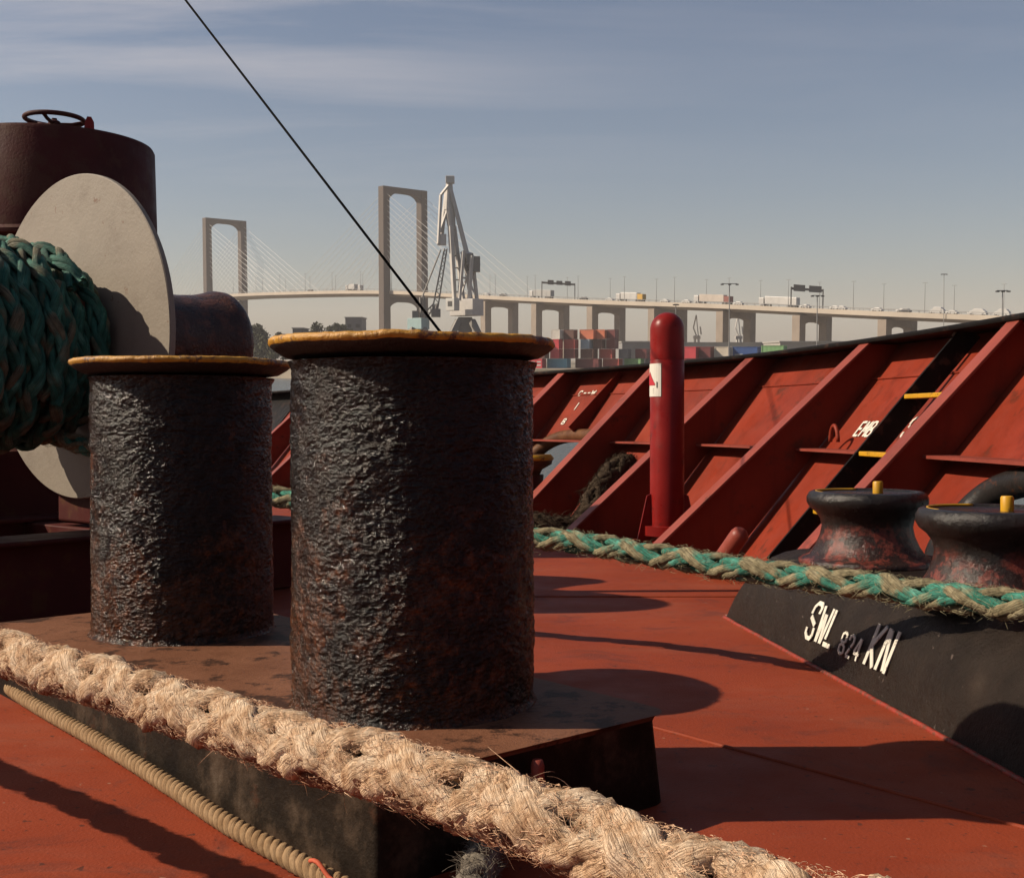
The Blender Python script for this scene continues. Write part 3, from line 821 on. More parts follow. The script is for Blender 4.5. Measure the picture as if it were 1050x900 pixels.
# ================================================================== LADDER
def lad(Y, z, off): return plate_pt(Y, z, off)
ld = thing('boarding_ladder', 'black steel ladder with yellow rungs leaning on the bulwark between two stays', 'ladder', plate_pt(5.4, 0))
for Y in (5.60, 5.17):
    mb = MB(); p, t, nn = bw_at(Y)
    a = [lad(Y, .02, .05), lad(Y, .02, .155), lad(Y, 1.155, .115), lad(Y, 1.155, .01)]
    a = [q - t * .008 for q in a]; b = [q + t * .016 for q in a]
    mb.add(a + b, [(0, 1, 2, 3), (7, 6, 5, 4)] + [(i, 4 + i, 4 + (i + 1) % 4, (i + 1) % 4) for i in range(4)])
    s_ = mb.build('stringer', M['black'], ld)
    mb = MB(); mb.tube([lad(Y, 1.09, .12), lad(Y, 1.14, .12)], .006, 6); mb.build('bolt', M['disc'], s_)
for z in (.27, .54, .81):
    mb = MB(); p, t, nn = bw_at(5.39); c0 = lad(5.585, z, .105); c1 = lad(5.185, z, .105)
    mb.beam(c0, c1, .06, .022, up=(0, 0, 1)); mb.build('rung', M['yellow'], ld, bevel=.004)

# capped pipe stub
a = Dz(728, 592, 0); b = D(758, 549, 5.55)
mb = MB(); pts = [a + (b - a) * s for s in (0, .4, .8, 1.0)]; dd = (b - a).normalized()
mb.tube(pts + [b + dd * .018, b + dd * .032, b + dd * .04], [.045, .045, .045, .045, .040, .026, .008], 18)
o = mb.build('pipe_stub', M['red_edge'], loc=pts[0], smooth=True); tag(o, 'short red pipe stub with rounded end leaning behind the green rope', 'pipe')

# ================================================================== WINCH
wa = Vector((.63, .777, 0)).normalized(); wp = Vector((wa.y, -wa.x, 0))
wc = Vector((-1.868, 5.0, 1.118))
win = thing('mooring_winch', 'mooring winch with pale grey drum flange on dark red framed bed', 'winch', (wc.x, wc.y, 0))
def axM(c): return Matrix.Translation(c) @ Matrix(((wp.x, 0, wa.x, 0), (wp.y, 0, wa.y, 0), (0, 1, 0, 0), (0, 0, 0, 1))).to_3x3().to_4x4()
def axlathe(prof, name, mat, parent, n=72, cap0=True, cap1=True, **kw):
    mb = MB(); mb.lathe(prof, n, axM(wc), cap0=cap0, cap1=cap1); return mb.build(name, mat, parent, **kw)
RD = .69
axlathe([(RD - .004, 0), (RD, .004), (RD, .024), (RD - .004, .028)], 'drum_flange', M['disc'], win, 120, auto=40)
axlathe([(RD - .004, -1.22), (RD, -1.216), (RD, -1.196), (RD - .004, -1.192)], 'drum_flange', M['disc'], win, 120, auto=40)
axlathe([(.20, -1.19), (.20, -.002)], 'barrel', M['dark_red'], win, 48, auto=40)
axlathe([(.07, -1.7), (.07, .72)], 'shaft', M['dark_red'], win, 24, auto=40)
axlathe([(.245, .10), (.25, .12), (.235, .16), (.222, .24), (.222, .50), (.230, .60), (.246, .67), (.256, .70), (.255, .74), (.24, .765), (.20, .775), (.05, .78)], 'warping_head', M['head'], win, 56, auto=40)
for s0 in (.085, -1.40):
    mb = MB()
    for (ww, z0, z1) in ((.42, .32, .75), (.30, .75, 1.35)):
        c = wc + wa * s0; c.z = (z0 + z1) / 2
        mb.box(c, (.09, ww, z1 - z0), math.atan2(wa.y, wa.x))
    mb.build('bearing_stand', M['dark_red'], win, bevel=.01)
# bed: two long girders and a plate
mb = MB(); rz = math.atan2(wa.y, wa.x)
def wpt(s, p, z): 
    q = wc + wa * s + wp * p; q.z = z; return q
mb.box(wpt(-.45, .42, .155), (2.6, .10, .30), rz); mb.box(wpt(-.45, -.55, .155), (2.6, .10, .30), rz)
mb.box(wpt(-.45, .42, .312), (2.6, .26, .018), rz); mb.box(wpt(-.45, -.55, .312), (2.6, .26, .018), rz)
for s0 in (-1.4, .09, .6): mb.box(wpt(s0, -.06, .17), (.12, .85, .26), rz)
mb.build('bed', M['dark_red'], win, bevel=.006)

mb = MB(); mb.box(wpt(.12, -.64, .47), (1.0, .03, .30), rz); mb.build('shade_plate', M['dark_red'], win)  # added dark sheet standing in for the shade beneath the drum
# ------------------------------------------------------------------ green rope: on the drum and led across the deck
gr = thing('mooring_rope', 'green and tan plaited mooring rope wound on the drum and stretched across the deck', 'rope', (wc.x, wc.y, .62))
RG = .0415
mb = MB(); RC = .0455; turns = 10.0; step = .02
def helix(r0, s0, s1, turns, ph0, ph1=None):
    n = int(turns * 2 * PI * r0 / step); out = []
    for i in range(n + 1):
        f = i / n; ph = ph0 + f * turns * 2 * PI
        wob = .012 * math.sin(ph * .37 + 1.3) + .010 * mnoise.noise(Vector((ph * .9, s0 * 10, r0 * 5)))
        q = wc + wa * (s0 + (s1 - s0) * f + .012 * mnoise.noise(Vector((ph * .7, 4.2, r0)))) + wp * (math.cos(ph) * (r0 + wob)) + Vector((0, 0, math.sin(ph) * (r0 + wob) - .055))
        out.append(tuple(q))
    return out
braid(mb, None, RC, step, pitch=9, sides=8, jitter=.003, amp=.15, seed=40, A=helix(.316, -.05, -1.13, 13, -PI / 2), green=.28)
braid(mb, None, RC, step, pitch=9, sides=8, jitter=.003, amp=.15, seed=60, A=helix(.400, -.30, -1.13, 10, -PI / 2 + 1), green=.38)
braid(mb, None, RC, step, pitch=9, sides=8, jitter=.003, amp=.15, seed=80, A=helix(.385, -.17, -.26, 1.0, PI * .2), green=.30)
mb.build('wound_turns', M['drum_rope'], gr, smooth=True)
lead = [wpt(-.12, -.15, .705), wpt(-.10, .0, .695), wpt(-.09, .15, .672), (-1.33, 4.55, .555), (-.9, 4.34, .482), (-.42, 4.12, .415), (.08, 3.90, .372), (.475, 3.57, .338), (.83, 3.23, .322), (1.18, 2.74, .322), (1.62, 2.05, .33), (2.1, 1.3, .36)]
mb = MB(); A, u = braid(mb, lead, RG, .006, pitch=10.5, sides=12, jitter=.0034, seed=5, wob=.004, green=.50, amp=.13)
mb.build('led_line', M['green_rope'], gr, smooth=True)
hb = hairs(A, u, RG, 9000, .006, .034, .0007, 9, lift=.35, rbase=.95); o = hb.build('frayed_fibres', M['green_fuzz'], gr); o['kind'] = 'stuff'

# ------------------------------------------------------------------ pale rope in the foreground
ppts = [(-2.6, 3.33, .435), (-1.67, 2.5, .430), (-.725, 1.656, .4275), (-.22, 1.175, .427), (.057, .91, .427), (.232, .743, .427), (.43, .555, .428), (.8, .20, .43)]
pr_ = thing('hawser', 'thick pale frayed natural fibre rope stretched across the foreground', 'rope', (-.146, 1.125, .431))
RP = .0335
mb = MB(); A, u = braid(mb, ppts, RP, .004, pitch=7.8, sides=12, jitter=.0066, seed=15, wob=.005, amp=.09, fat=.40)
Tn, N, B = frames(A)
V = np.array(mb.v); 
# which way a point faces relative to the rope's core
from mathutils import kdtree
kd = kdtree.KDTree(len(A))
for i, p in enumerate(A): kd.insert(p, i)
kd.balance()
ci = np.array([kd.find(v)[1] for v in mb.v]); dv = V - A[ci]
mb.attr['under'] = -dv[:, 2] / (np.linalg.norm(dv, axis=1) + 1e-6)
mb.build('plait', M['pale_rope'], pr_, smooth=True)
near = (A[:, 1] < 2.6)
An = A[near]; un = u[near]
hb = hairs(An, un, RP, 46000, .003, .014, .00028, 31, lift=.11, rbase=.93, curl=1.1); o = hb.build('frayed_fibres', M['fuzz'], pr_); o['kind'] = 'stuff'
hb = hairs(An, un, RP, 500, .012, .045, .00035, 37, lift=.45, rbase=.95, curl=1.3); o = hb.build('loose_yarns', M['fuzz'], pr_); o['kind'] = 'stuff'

# ------------------------------------------------------------------ thin laid rope along the plinth
tp = [(10, 703), (25, 714), (57, 733), (110, 763), (177, 805), (233, 842), (287, 872), (330, 896), (380, 922), (440, 950)]
tpts = [Dz(x, y + 2, .020) for x, y in tp]
mb = MB(); A, u = laid(mb, tpts, .0185, .003, .064, 3, 10, .0012, 70)
o = mb.build('thin_rope', M['twist'], loc=tpts[4], smooth=True); tag(o, 'thin tan laid rope lying on the deck along the plinth', 'rope')
mb = MB(); q = [Dz(318, 882, .05), Dz(332, 891, .046), Dz(345, 899, .05), Dz(360, 912, .03)]
mb.tube([q[0] + (q[3] - q[0]) * s + Vector((0, 0, .006 * math.sin(s * 9))) for s in np.linspace(0, 1, 12)], .004, 6)
o = mb.build('string_scrap', M['string'], loc=q[0], smooth=True); tag(o, 'scrap of orange string beside the end of the thin rope', 'string')
# frayed tail under the hawser
tl = [Dz(500, 862, .045), Dz(494, 880, .04), Dz(486, 905, .04), Dz(476, 940, .04)]
te = thing('rope_tail', 'grey frayed rope tail lying on deck at the plinth end', 'rope', tl[1])
mb = MB(); A, u = braid(mb, tl, .030, .004, pitch=6, sides=8, jitter=.004, seed=88)
mb.build('plait', M['grey_rope'], te, smooth=True)
hb = hairs(A, u, .030, 1500, .006, .04, .0005, 5, lift=.6, rbase=.95); o = hb.build('frayed_fibres', M['grey_rope'], te); o['kind'] = 'stuff'
# dark rope hanging from the chock
dpts = [D(505, 530, 8.0), D(548, 537, 8.0), D(585, 541, 8.0), D(601, 531, 8.05), D(610, 508, 8.2), D(626, 486, 8.35), D(640, 476, 8.5), D(655, 484, 8.6)]
dr_ = thing('dark_rope', 'dark frayed rope drooping between the stays behind the red post', 'rope', dpts[1])
mb = MB(); A, u = braid(mb, dpts, .085, .02, pitch=8, sides=7, jitter=.014, seed=98, amp=.10)
mb.build('plait', M['dark_rope'], dr_, smooth=True)
hb = hairs(A, u, .085, 2500, .02, .09, .0018, 6, lift=.5, rbase=.97); o = hb.build('frayed_fibres', M['dark_rope'], dr_); o['kind'] = 'stuff'
# small pedestal roller by the far chock
c = Dz(540, 528, 0); c = D(540, 500, 8.9); c.z = 0
pe = thing('pedestal_roller', 'small brown guide roller by the far chock, half behind the big bollard', 'roller', c)
mb = MB(); mb.lathe([(.20, 0), (.20, .10), (.13, .16), (.12, .24), (.13, .36)], 32, Matrix.Translation(c)); mb.build('pedestal', M['dark_red'], pe, auto=40)
mb = MB(); mb.lathe([(.10, .36), (.12, .40), (.19, .44), (.20, .48), (.18, .51), (.03, .515)], 32, Matrix.Translation(c), cap1=True); mb.build('roller', M['yellow' if False else 'pipe_brown'], pe, auto=50)
mb = MB(); mb.lathe([(.195, .468), (.207, .478), (.207, .49), (.185, .513)], 32, Matrix.Translation(c)); mb.build('rim', M['yellow'], pe, smooth=True)

# ================================================================== MUSHROOM VENTILATOR
vc = Vector((-2.72, 7.0, 0))
mv = thing('mushroom_ventilator', 'maroon mushroom ventilator with handwheel on top behind the winch', 'ventilator', vc)
Mx = Matrix.Translation(vc)
mb = MB(); mb.lathe([(.572, 1.795), (.592, 1.80), (.594, 1.82), (.580, 1.84), (.566, 2.38), (.555, 2.40), (.02, 2.435)], 72, Mx, cap1=True); mb.lathe([(.565, 1.80), (.555, 2.3), (.02, 2.3)], 40, Mx)
mb.build('cowl', M['maroon'], mv, auto=30)
mb = MB(); mb.lathe([(.40, 0), (.40, 1.95)], 40, Mx); mb.lathe([(.48, 0), (.48, .02), (.40, .02)], 40, Mx); mb.build('trunk', M['maroon'], mv, auto=30)
hw = vc + Vector((0, -.02, 2.555)); mb = MB(); Rw = .165
mb.tube([hw + Vector((Rw * math.cos(a), Rw * math.sin(a), 0)) for a in np.linspace(0, 2 * PI, 40, endpoint=False)], .014, 10, closed=True)
for k in range(3):
    a = k * 2 * PI / 3 + .5; mb.tube([hw + Vector((0, 0, -.03)), hw + Vector((Rw * .6 * math.cos(a), Rw * .6 * math.sin(a), -.02)), hw + Vector((Rw * math.cos(a), Rw * math.sin(a), 0))], .011, 8)
mb.tube([hw + Vector((0, 0, -.16)), hw + Vector((0, 0, .005))], .016, 10); mb.lathe([(.035, -.045), (.035, -.015), (.02, -.005)], 12, Matrix.Translation(hw), cap1=True)
mb.build('handwheel', M['maroon'], mv, auto=50)
q = vc + Vector((.215, -.05, 2.42)); mb = MB()
mb.prism([(-.035, 0), (.035, 0), (.03, .11), (.015, .14), (-.008, .14), (-.02, .11)], Matrix.Translation(q) @ Matrix.Rotation(PI/2, 4, 'X') @ Matrix.Rotation(.3, 4, 'Y'), .016)
mb.build('lug', M['bright_red'], mv)

# ================================================================== WIRE STAY (with the low stanchion that holds it)
st_c = D(470, 400, 5.2); st_c.z = 0
lo = D(452, 341, 5.2)
hi_ = D(190, 0, 6.6); far = hi_ + (hi_ - lo) * 1.2
sn = thing('stay_stanchion', 'short black stanchion hidden behind the big bollard', 'stanchion', (lo.x, lo.y, 0))
mb = MB(); mb.lathe([(.05, 0), (.05, .012), (.03, .014), (.03, lo.z - .06), (.02, lo.z - .05)], 16, Matrix.Translation((lo.x, lo.y, 0)), cap1=True); mb.build('tube', M['black'], sn, auto=40)
ws = MB(); ws.tube([lo, lo + (hi_ - lo) * .5, hi_, far], .0064, 8)
ws.tube([lo + Vector((0, 0, -.055)), lo], .009, 8)
o = ws.build('wire_stay', M['wire'], loc=lo, smooth=True); tag(o, 'thin taut black wire rising diagonally across the sky', 'wire')

# ================================================================== move the ship to its trim
bpy.context.view_layer.update()
for o in SHIP: o.matrix_world = T @ MAT[o]
# keep children on their parents (identity local transforms)

# ================================================================== BACKGROUND
def wthing(name, label, cat, loc, rz=0, group=None): return thing(name, label, cat, loc, rz, group, ship=False)
GZ = 3.0
BM = {}
def bm(name, col, **kw):
    if name not in BM: BM[name] = flat(name, col, **kw)
    return BM[name]
conc = bm('concrete', (.40, .33, .27), var=.12, scale=.12, rough=.85)
conc_p = bm('concrete_pier', (.33, .265, .21), var=.15, scale=.15, rough=.85)
pyl = bm('pylon_concrete', (.095, .070, .057), var=.12, scale=.08, rough=.85)  # concrete darkened to stand in for faces turned away from the sun
fascia = bm('deck_fascia', (.55, .47, .38), var=.1, scale=.08, rough=.8)
asphalt = bm('bridge_asphalt', (.06, .06, .06), rough=.9)
cable_m = bm('cable_sheath', (.62, .60, .57), rough=.5)
steel_d = bm('dark_steel', (.06, .058, .055), rough=.6)
steel_g = bm('grey_steel_mast', (.28, .27, .26), rough=.5)
white_p = bm('white_vehicle', (.60, .58, .55), rough=.35)
# water and land
mb = MB(); mb.add([(-2600, -600, 0), (2600, -600, 0), (2600, 2600, 0), (-2600, 2600, 0)], [(0, 1, 2, 3)])
k = NT('river_water'); k.base((.045, .06, .05)).rough(.16); k.bump(k.mix(.5, k.noise(.9, 4, .6), k.noise(4, 3, .5)), .12)
tag(mb.build('water', k.m, ship=False), kind='structure')
k = NT('quay_ground')
g = k.ramp(k.noise(.05, 8, .65), [(.3, (.16, .135, .10)), (.6, (.26, .215, .155)), (.8, (.10, .10, .05))]); k.base(g).rough(.9); k.bump(k.noise(1.2, 5), .1)
shore = [(-2500, 420), (-400, 372), (-120, 350), (-70, 345), (-30, 300), (60, 262), (180, 225), (500, 150), (2500, -300)]
mb = MB(); n = len(shore); tp_ = [(x, y, GZ) for x, y in shore] + [(2500, 2500, GZ), (-2500, 2500, GZ)]
lowv = [(x, y - (6 if x < -50 else .6), -.5) for x, y in shore]
mb.add(tp_ + lowv, [tuple(range(len(tp_)))] + [(i, n + 2 + i, n + 3 + i, i + 1) for i in range(n - 1)])
tag(mb.build('ground', k.m, ship=False), kind='structure')

# ---- bridge
E = Vector((.68, -.73, 0)).normalized(); Nn = Vector((E.y * -1, E.x, 0)); Nn = Vector((.73, .68, 0)).normalized()
B0 = Vector((-61.6, 670, 0))
bz_t = [-520, -201, -100, 0, 81, 155, 229, 300, 355, 430, 520]; bz_z = [40, 48.6, 47.2, 43.6, 37.8, 32.8, 28.4, 23.4, 19.9, 15, 10]
def bz(t):
    A = np.array(bz_t, float); Z = np.array(bz_z); i = int(np.clip(np.searchsorted(A, t) - 1, 1, len(A) - 3))
    h = A[i+1] - A[i]; x = (t - A[i]) / h; m0 = (Z[i+1] - Z[i-1]) / (A[i+1] - A[i-1]) * h; m1 = (Z[i+2] - Z[i]) / (A[i+2] - A[i]) * h
    return float((2*x**3 - 3*x**2 + 1)*Z[i] + (x**3 - 2*x**2 + x)*m0 + (-2*x**3 + 3*x**2)*Z[i+1] + (x**3 - x**2)*m1)
def bpt(t, w=0, dz=0):
    q = B0 + E * t + Nn * w; q.z = bz(t) + dz; return q
br = wthing('cable_stayed_bridge', 'long concrete cable-stayed road bridge crossing the whole background', 'bridge', (B0.x, B0.y, GZ))
def sweep(mb, prof, ts):
    k = len(prof); V = []
    for t in ts: V += [bpt(t, w, z) for w, z in prof]
    mb.add(V, [(i*k + j, i*k + (j+1) % k, (i+1)*k + (j+1) % k, (i+1)*k + j) for i in range(len(ts) - 1) for j in range(k)] + [tuple(range(k - 1, -1, -1)), tuple((len(ts)-1)*k + j for j in range(k))])
ts = list(np.arange(-500, 501, 20.0)); HW = 11.5
mb = MB(); sweep(mb, [(-HW, -1.0), (-HW, -.05), (HW, -.05), (HW, -1.0), (6, -2.9), (-6, -2.9)], ts); mb.build('girder', conc, br)
mb = MB(); sweep(mb, [(-HW - .4, -1.7), (-HW - .4, .15), (-HW + .05, .15), (-HW + .05, -1.7)], ts); sweep(mb, [(HW - .05, -1.7), (HW - .05, .15), (HW + .4, .15), (HW + .4, -1.7)], ts); mb.build('fascia', fascia, br)
mb = MB(); sweep(mb, [(-HW + .5, -.04), (-HW + .5, -.02), (HW - .5, -.02), (HW - .5, -.04)], ts); mb.build('roadway', asphalt, br)
for s_ in (-1, 1):
    mb = MB(); sweep(mb, [(s_ * (HW + .1) - .1, .9), (s_ * (HW + .1) - .1, 1.1), (s_ * (HW + .1) + .1, 1.1), (s_ * (HW + .1) + .1, .9)], ts)
    for t in np.arange(-480, 480, 4.0): mb.beam(bpt(t, s_ * (HW + .1), .1), bpt(t, s_ * (HW + .1), 1.0), .12, .12)
    mb.build('railing', steel_g, br)
def arch(mb, c, w, zt, zb, depth, thick, wcol):   # cross beam with a curved soffit, across Nn
    n = 14; V = []
    for sgn in (-1, 1):
        for i in range(n + 1):
            x = -w/2 + w * i / n; sag = thick + depth * (abs(2 * i / n - 1) ** 4)
            q = c + Nn * x + E * sgn * wcol / 2
            V.append(Vector((q.x, q.y, zt))); V.append(Vector((q.x, q.y, zt - sag)))
    k = 2 * (n + 1); f = []
    for i in range(n):
        a = 2 * i; f += [(a, a + 2, a + 3, a + 1), (k + a, k + a + 1, k + a + 3, k + a + 2), (a, k + a, k + a + 2, a + 2), (a + 1, a + 3, k + a + 3, k + a + 1)]
    f += [(0, 1, k + 1, k), (2*n, k + 2*n, k + 2*n + 1, 2*n + 1)]
    mb.add(V, f)
def column(mb, c, z0, z1, wn, we, wn1=None):
    wn1 = wn1 or wn; V = []
    for z, a in ((z0, wn), (z1, wn1)):
        for sn_, se in ((-1, -1), (1, -1), (1, 1), (-1, 1)):
            q = c + Nn * sn_ * a / 2 + E * se * we / 2; V.append((q.x, q.y, z))
    mb.add(V, [(3, 2, 1, 0), (4, 5, 6, 7), (0, 1, 5, 4), (1, 2, 6, 5), (2, 3, 7, 6), (3, 0, 4, 7)])
PW_ = 27.0
for t in (0.0, -201.0):
    c = B0 + E * t; mb = MB()
    for s_ in (-1, 1): column(mb, c + Nn * s_ * PW_ / 2, -1, 101.5, 5.0, 4.8, 4.4)
    arch(mb, c, PW_ - 4.2, 101.5, 0, 4.0, 3.0, 4.4); arch(mb, c, PW_ - 4.8, bz(t) - 3.0, 0, 3.0, 3.0, 4.4)
    pyo = mb.build('pylon', pyl, br, bevel=.25)
    for s_ in (-1, 1):
        for dr in (-1, 1):
            for k_ in range(12):
                z = 97 - 3.1 * k_; tt = t + dr * (100 - 7.4 * k_)
                top_ = c + Nn * s_ * PW_ / 2; mb = MB(); mb.tube([Vector((top_.x, top_.y, z)) + E * dr * 3.0, bpt(tt, s_ * (HW + .5), .0)], .095, 5); mb.build('cable', cable_m, br)
for i in range(-9, 9):
    t = 81 + 37.4 * i if i >= 0 else -201 - 100 - 40 * (-i - 1) 
    if t < -480 or (-300 < t < 60): continue
    c = B0 + E * t; mb = MB(); zt = bz(t) - 2.9
    for s_ in (-1, 1): column(mb, c + Nn * s_ * 9.6, GZ - 3, zt, 4.2, 3.6)
    arch(mb, c, 15.0, zt, 0, .9, 2.6, 3.4); mb.build('pier', conc_p, br, bevel=.1)
def t_of(px):
    x = (px - 525) / F * 1.0
    lo_, hi2 = -480.0, 480.0
    for _ in range(60):
        m_ = (lo_ + hi2) / 2; q = B0 + E * m_
        if q.x / q.y < x: lo_ = m_
        else: hi2 = m_
    return m_
# bridge furniture
lamp0 = None
for i, t in enumerate(np.arange(-200, 470, 29.0)):
    for s_ in (-1, 1):
        q = bpt(float(t), s_ * (HW - .3), 0)
        if lamp0 is None:
            lamp0 = wthing('bridge_lamp', 'slim grey lamp post standing on the bridge parapet', 'lamp post', q, group='lamp posts along the bridge')
            mb = MB(); mb.tube([q, q + Vector((0, 0, 6)), q + Vector((0, 0, 11))], [.13, .1, .07], 6); mb.build('pole', steel_g, lamp0)
            mb = MB(); mb.beam(q + Vector((0, 0, 11)) - E * 1.0, q + Vector((0, 0, 11)) + E * 1.0, .25, .12); mb.build('head', steel_g, lamp0)
        else:
            c = copy_tree(lamp0); c.location = q; MAT[c] = Matrix.Translation(q)
def gantry(px, label, rows):
    t = t_of(px); q = bpt(t); g = wthing('sign_gantry', label, 'gantry', q)
    for s_ in (-1, 1):
        mb = MB(); mb.beam(bpt(t, s_ * HW, -.2), bpt(t, s_ * HW, 8.2), .4, .4); mb.build('leg', steel_d, g)
    mb = MB(); mb.beam(bpt(t, -HW, 7.6), bpt(t, HW, 7.6), .5, .9); mb.build('crossbeam', steel_d, g)
    for w, ww, hh in rows:
        mb = MB(); mb.beam(bpt(t, w - ww / 2, 7.9) + E * .5, bpt(t, w + ww / 2, 7.9) + E * .5, .2, hh); mb.build('sign_panel', steel_d, g, bevel=.03)
gantry(572.5, 'sign gantry spanning the bridge road above the lorry nearest the crane', [(-6, 4, 2.2), (0, 4, 2.0), (6, 4, 2.2)])
gantry(826, 'dark sign gantry spanning the bridge road near the long white lorry', [(-6.5, 8, 2.6), (5, 9, 2.6)])
def local(o, a, w, z): return o + E * a + Nn * w + Vector((0, 0, z))
def truck(px, lane, label, body, L=15.0, tail=None, cabm=None, facing=-1):
    t = t_of(px); q = bpt(t, lane, 0); sl = (bz(t + 5) - bz(t - 5)) / 10
    g = wthing('lorry', label, 'lorry', q, group='lorries on the bridge')
    def bx(a0, a1, z0, z1, mat, name, wd=2.6):
        mb = MB(); V = []
        for a in (a0, a1):
            for w in (-wd/2, wd/2):
                for z in (z0, z1): V.append(local(q, a * -facing if False else a, w, z + sl * a))
        mb.add(V, [(0, 1, 3, 2), (4, 6, 7, 5), (0, 4, 5, 1), (2, 3, 7, 6), (0, 2, 6, 4), (1, 5, 7, 3)]); return mb.build(name, mat, g, bevel=.08)
    bx(-L/2, -L/2 + 2.3, .5, 3.5, cabm or white_p, 'cab')
    bx(-L/2 + 2.9, L/2 - (3.2 if tail else 0), 1.1, 4.1, body, 'trailer')
    if tail: bx(L/2 - 3.1, L/2, .9, 3.6, tail, 'tail_load')
    mb = MB()
    for a in (-L/2 + 1.4, -L/2 + 4.2, L/2 - 3.6, L/2 - 2.3, L/2 - 1.0):
        for s_ in (-1, 1):
            c = local(q, a, s_ * 1.15, .5 + sl * a); mb.tube([c - Nn * .15, c + Nn * .15], .5, 10)
    for k_ in range(1): mb.build('running_gear', steel_d, g)
grey_t = bm('grey_trailer', (.42, .41, .39), rough=.5); tan_t = bm('tan_trailer', (.50, .36, .26), rough=.5)
truck(564, -6, 'lorry with white cab and grey trailer under the sign gantry', grey_t, 15)
truck(655, -6, 'white lorry with a yellow load at its tail', white_p, 16, bm('yellow_load', (.62, .36, .05)))
truck(739, -6, 'long lorry with brownish trailer and red tail above the lamp mast', bm('pale_trailer', (.55, .47, .40)), 19, bm('red_load', (.25, .07, .05)))
truck(806, -6, 'long plain white lorry before the dark sign gantry', white_p, 18)
truck(790 - 420, -6, 'small white lorry on the bridge span left of the tall pylon', white_p, 9)
truck(361, 5, 'white lorry furthest left on the bridge span', white_p, 8)
def car(px, lane, mat, label, h=1.5, L=4.4, grp='cars crossing the bridge', nm='car', cat='car'):
    t = t_of(px); q = bpt(t, lane, 0); sl = (bz(t + 5) - bz(t - 5)) / 10
    g = wthing(nm, label, cat, q, group=grp)
    pf = [(-L/2, .35), (-L/2, .9), (-L*.28, 1.0 * h / 1.5), (-L*.14, h), (L*.28, h), (L*.45, .95 * h / 1.5), (L/2, .85), (L/2, .35)]
    V = [local(q, a, w, z + sl * a) for w in (-.9, .9) for a, z in pf]; n = len(pf)
    mb = MB(); mb.add(V, [tuple(range(n)), tuple(range(2*n - 1, n - 1, -1))] + [(i, n + i, n + (i+1) % n, (i+1) % n) for i in range(n)]); mb.build('body', mat, g, bevel=.08)
    mb = MB()
    for a in (-L*.3, L*.3):
        for s_ in (-1, 1):
            c = local(q, a, s_ * .8, .33 + sl * a); mb.tube([c - Nn * .12, c + Nn * .12], .33, 10)
    mb.build('wheels', steel_d, g)
dk_car = bm('dark_car', (.05, .05, .055), rough=.35)
for px, ln in ((508, -6), (622, 2), (690, -6), (709, -4), (765, -6), (833, -6), (862, -5), (871, -7), (906, -6), (982, -6), (927, -3)): car(px, ln, white_p, 'white car driving along the bridge roadway')
for px, ln in ((328, -6), (936, -7), (525, -6), (607, -6)): car(px, ln, dk_car, 'dark car driving along the bridge roadway')
for px in (967, 1033): car(px, -6, white_p, 'white van on the bridge beyond the bulwark rail', 2.5, 6, 'vans on the bridge', 'van', 'van')
car(1008, -6, white_p, 'white van lowest down the bridge ramp', 2.3, 7, None, 'van', 'van')

# ---- cranes
cg = bm('crane_paint', (.62, .58, .54), var=.12, scale=.3, rough=.6); cgd = bm('crane_dark_steel', (.24, .22, .20), rough=.7); teal = bm('crane_house_teal', (.36, .50, .50), rough=.6)  # second tone: darker grey for portals, counterweight and the dock crane
YC = 330
def C(px, py, dy=0): return W(px, py, YC + dy)
MB.UP = (1, .75, .1)
cr = wthing('harbour_crane', 'tall grey luffing harbour crane with raised double jib beside the pylon', 'crane', (C(476, 340).x, YC, GZ))
mb = MB()
for dx in (-1, 1):
    for dy in (-1, 1): mb.beam(C(477 + dx * 7, 329, dy * 1.5), C(477 + dx * 17, 350, dy * 6), 1.5, 1.5); mb.beam(C(477 + dx * 17, 350, dy * 6), C(477 + dx * 17, 380, dy * 6), 1.5, 1.5)
mb.beam(C(470, 333), C(484, 333), 4.2, 3.0); mb.build('portal', cgd, cr)
mb = MB(); a = C(463, 324, -3); mb.box((C(478.5, 315).x, YC, C(478, 315.5).z), (8.2, 5.0, 4.6), -.62); mb.build('machinery_house', cg, cr, bevel=.15)
mb = MB(); mb.box((C(465, 312).x, YC - 4.6, C(465, 313).z), (3.0, 2.4, 3.4), -.62); cb = mb.build('cab', bm('crane_cab', (.66, .64, .60)), cr, bevel=.1)
mb = MB(); mb.box((C(465, 312).x - .72, YC - 4.6 - 1.0, C(465, 312.4).z), (1.5, .06, 1.4), -.62); mb.build('window', steel_d, cb)
mb = MB(); mb.beam(C(466, 307, -1), C(462, 232, -1), 1.0, 1.0, w2=1.3, h2=1.3); mb.beam(C(475, 307, 1), C(465, 232, 1), .9, .9, w2=1.2, h2=1.2)
mb.beam(C(463.5, 236), C(461, 215), 1.6, 1.6, w2=2.4, h2=2.0); mb.beam(C(461, 215), C(460.5, 186), 2.4, 2.0, w2=1.3, h2=1.3); mb.box(C(461.5, 184.5), (2.4, 2.2, 2.0)); 
for s_ in np.linspace(.1, .9, 6): mb.beam(C(466 - 3*s_, 307 - 77*s_, -1), C(474 - 10*s_, 307 - 77*s_, 1), .4, .4)
mb.build('jib', cg, cr, bevel=.1)
mb = MB(); mb.beam(C(460, 190, -1), C(452, 200, -1), .6, .6); mb.beam(C(452, 200, -1), C(449.5, 250, -1), .7, .7); mb.beam(C(458, 196, 1), C(452, 248, 1), .9, .9)
mb.beam(C(460, 212), C(451, 238), .6, .6); mb.box(C(453, 246), (2.4, 2, 3)); mb.build('fly_jib', cg, cr)
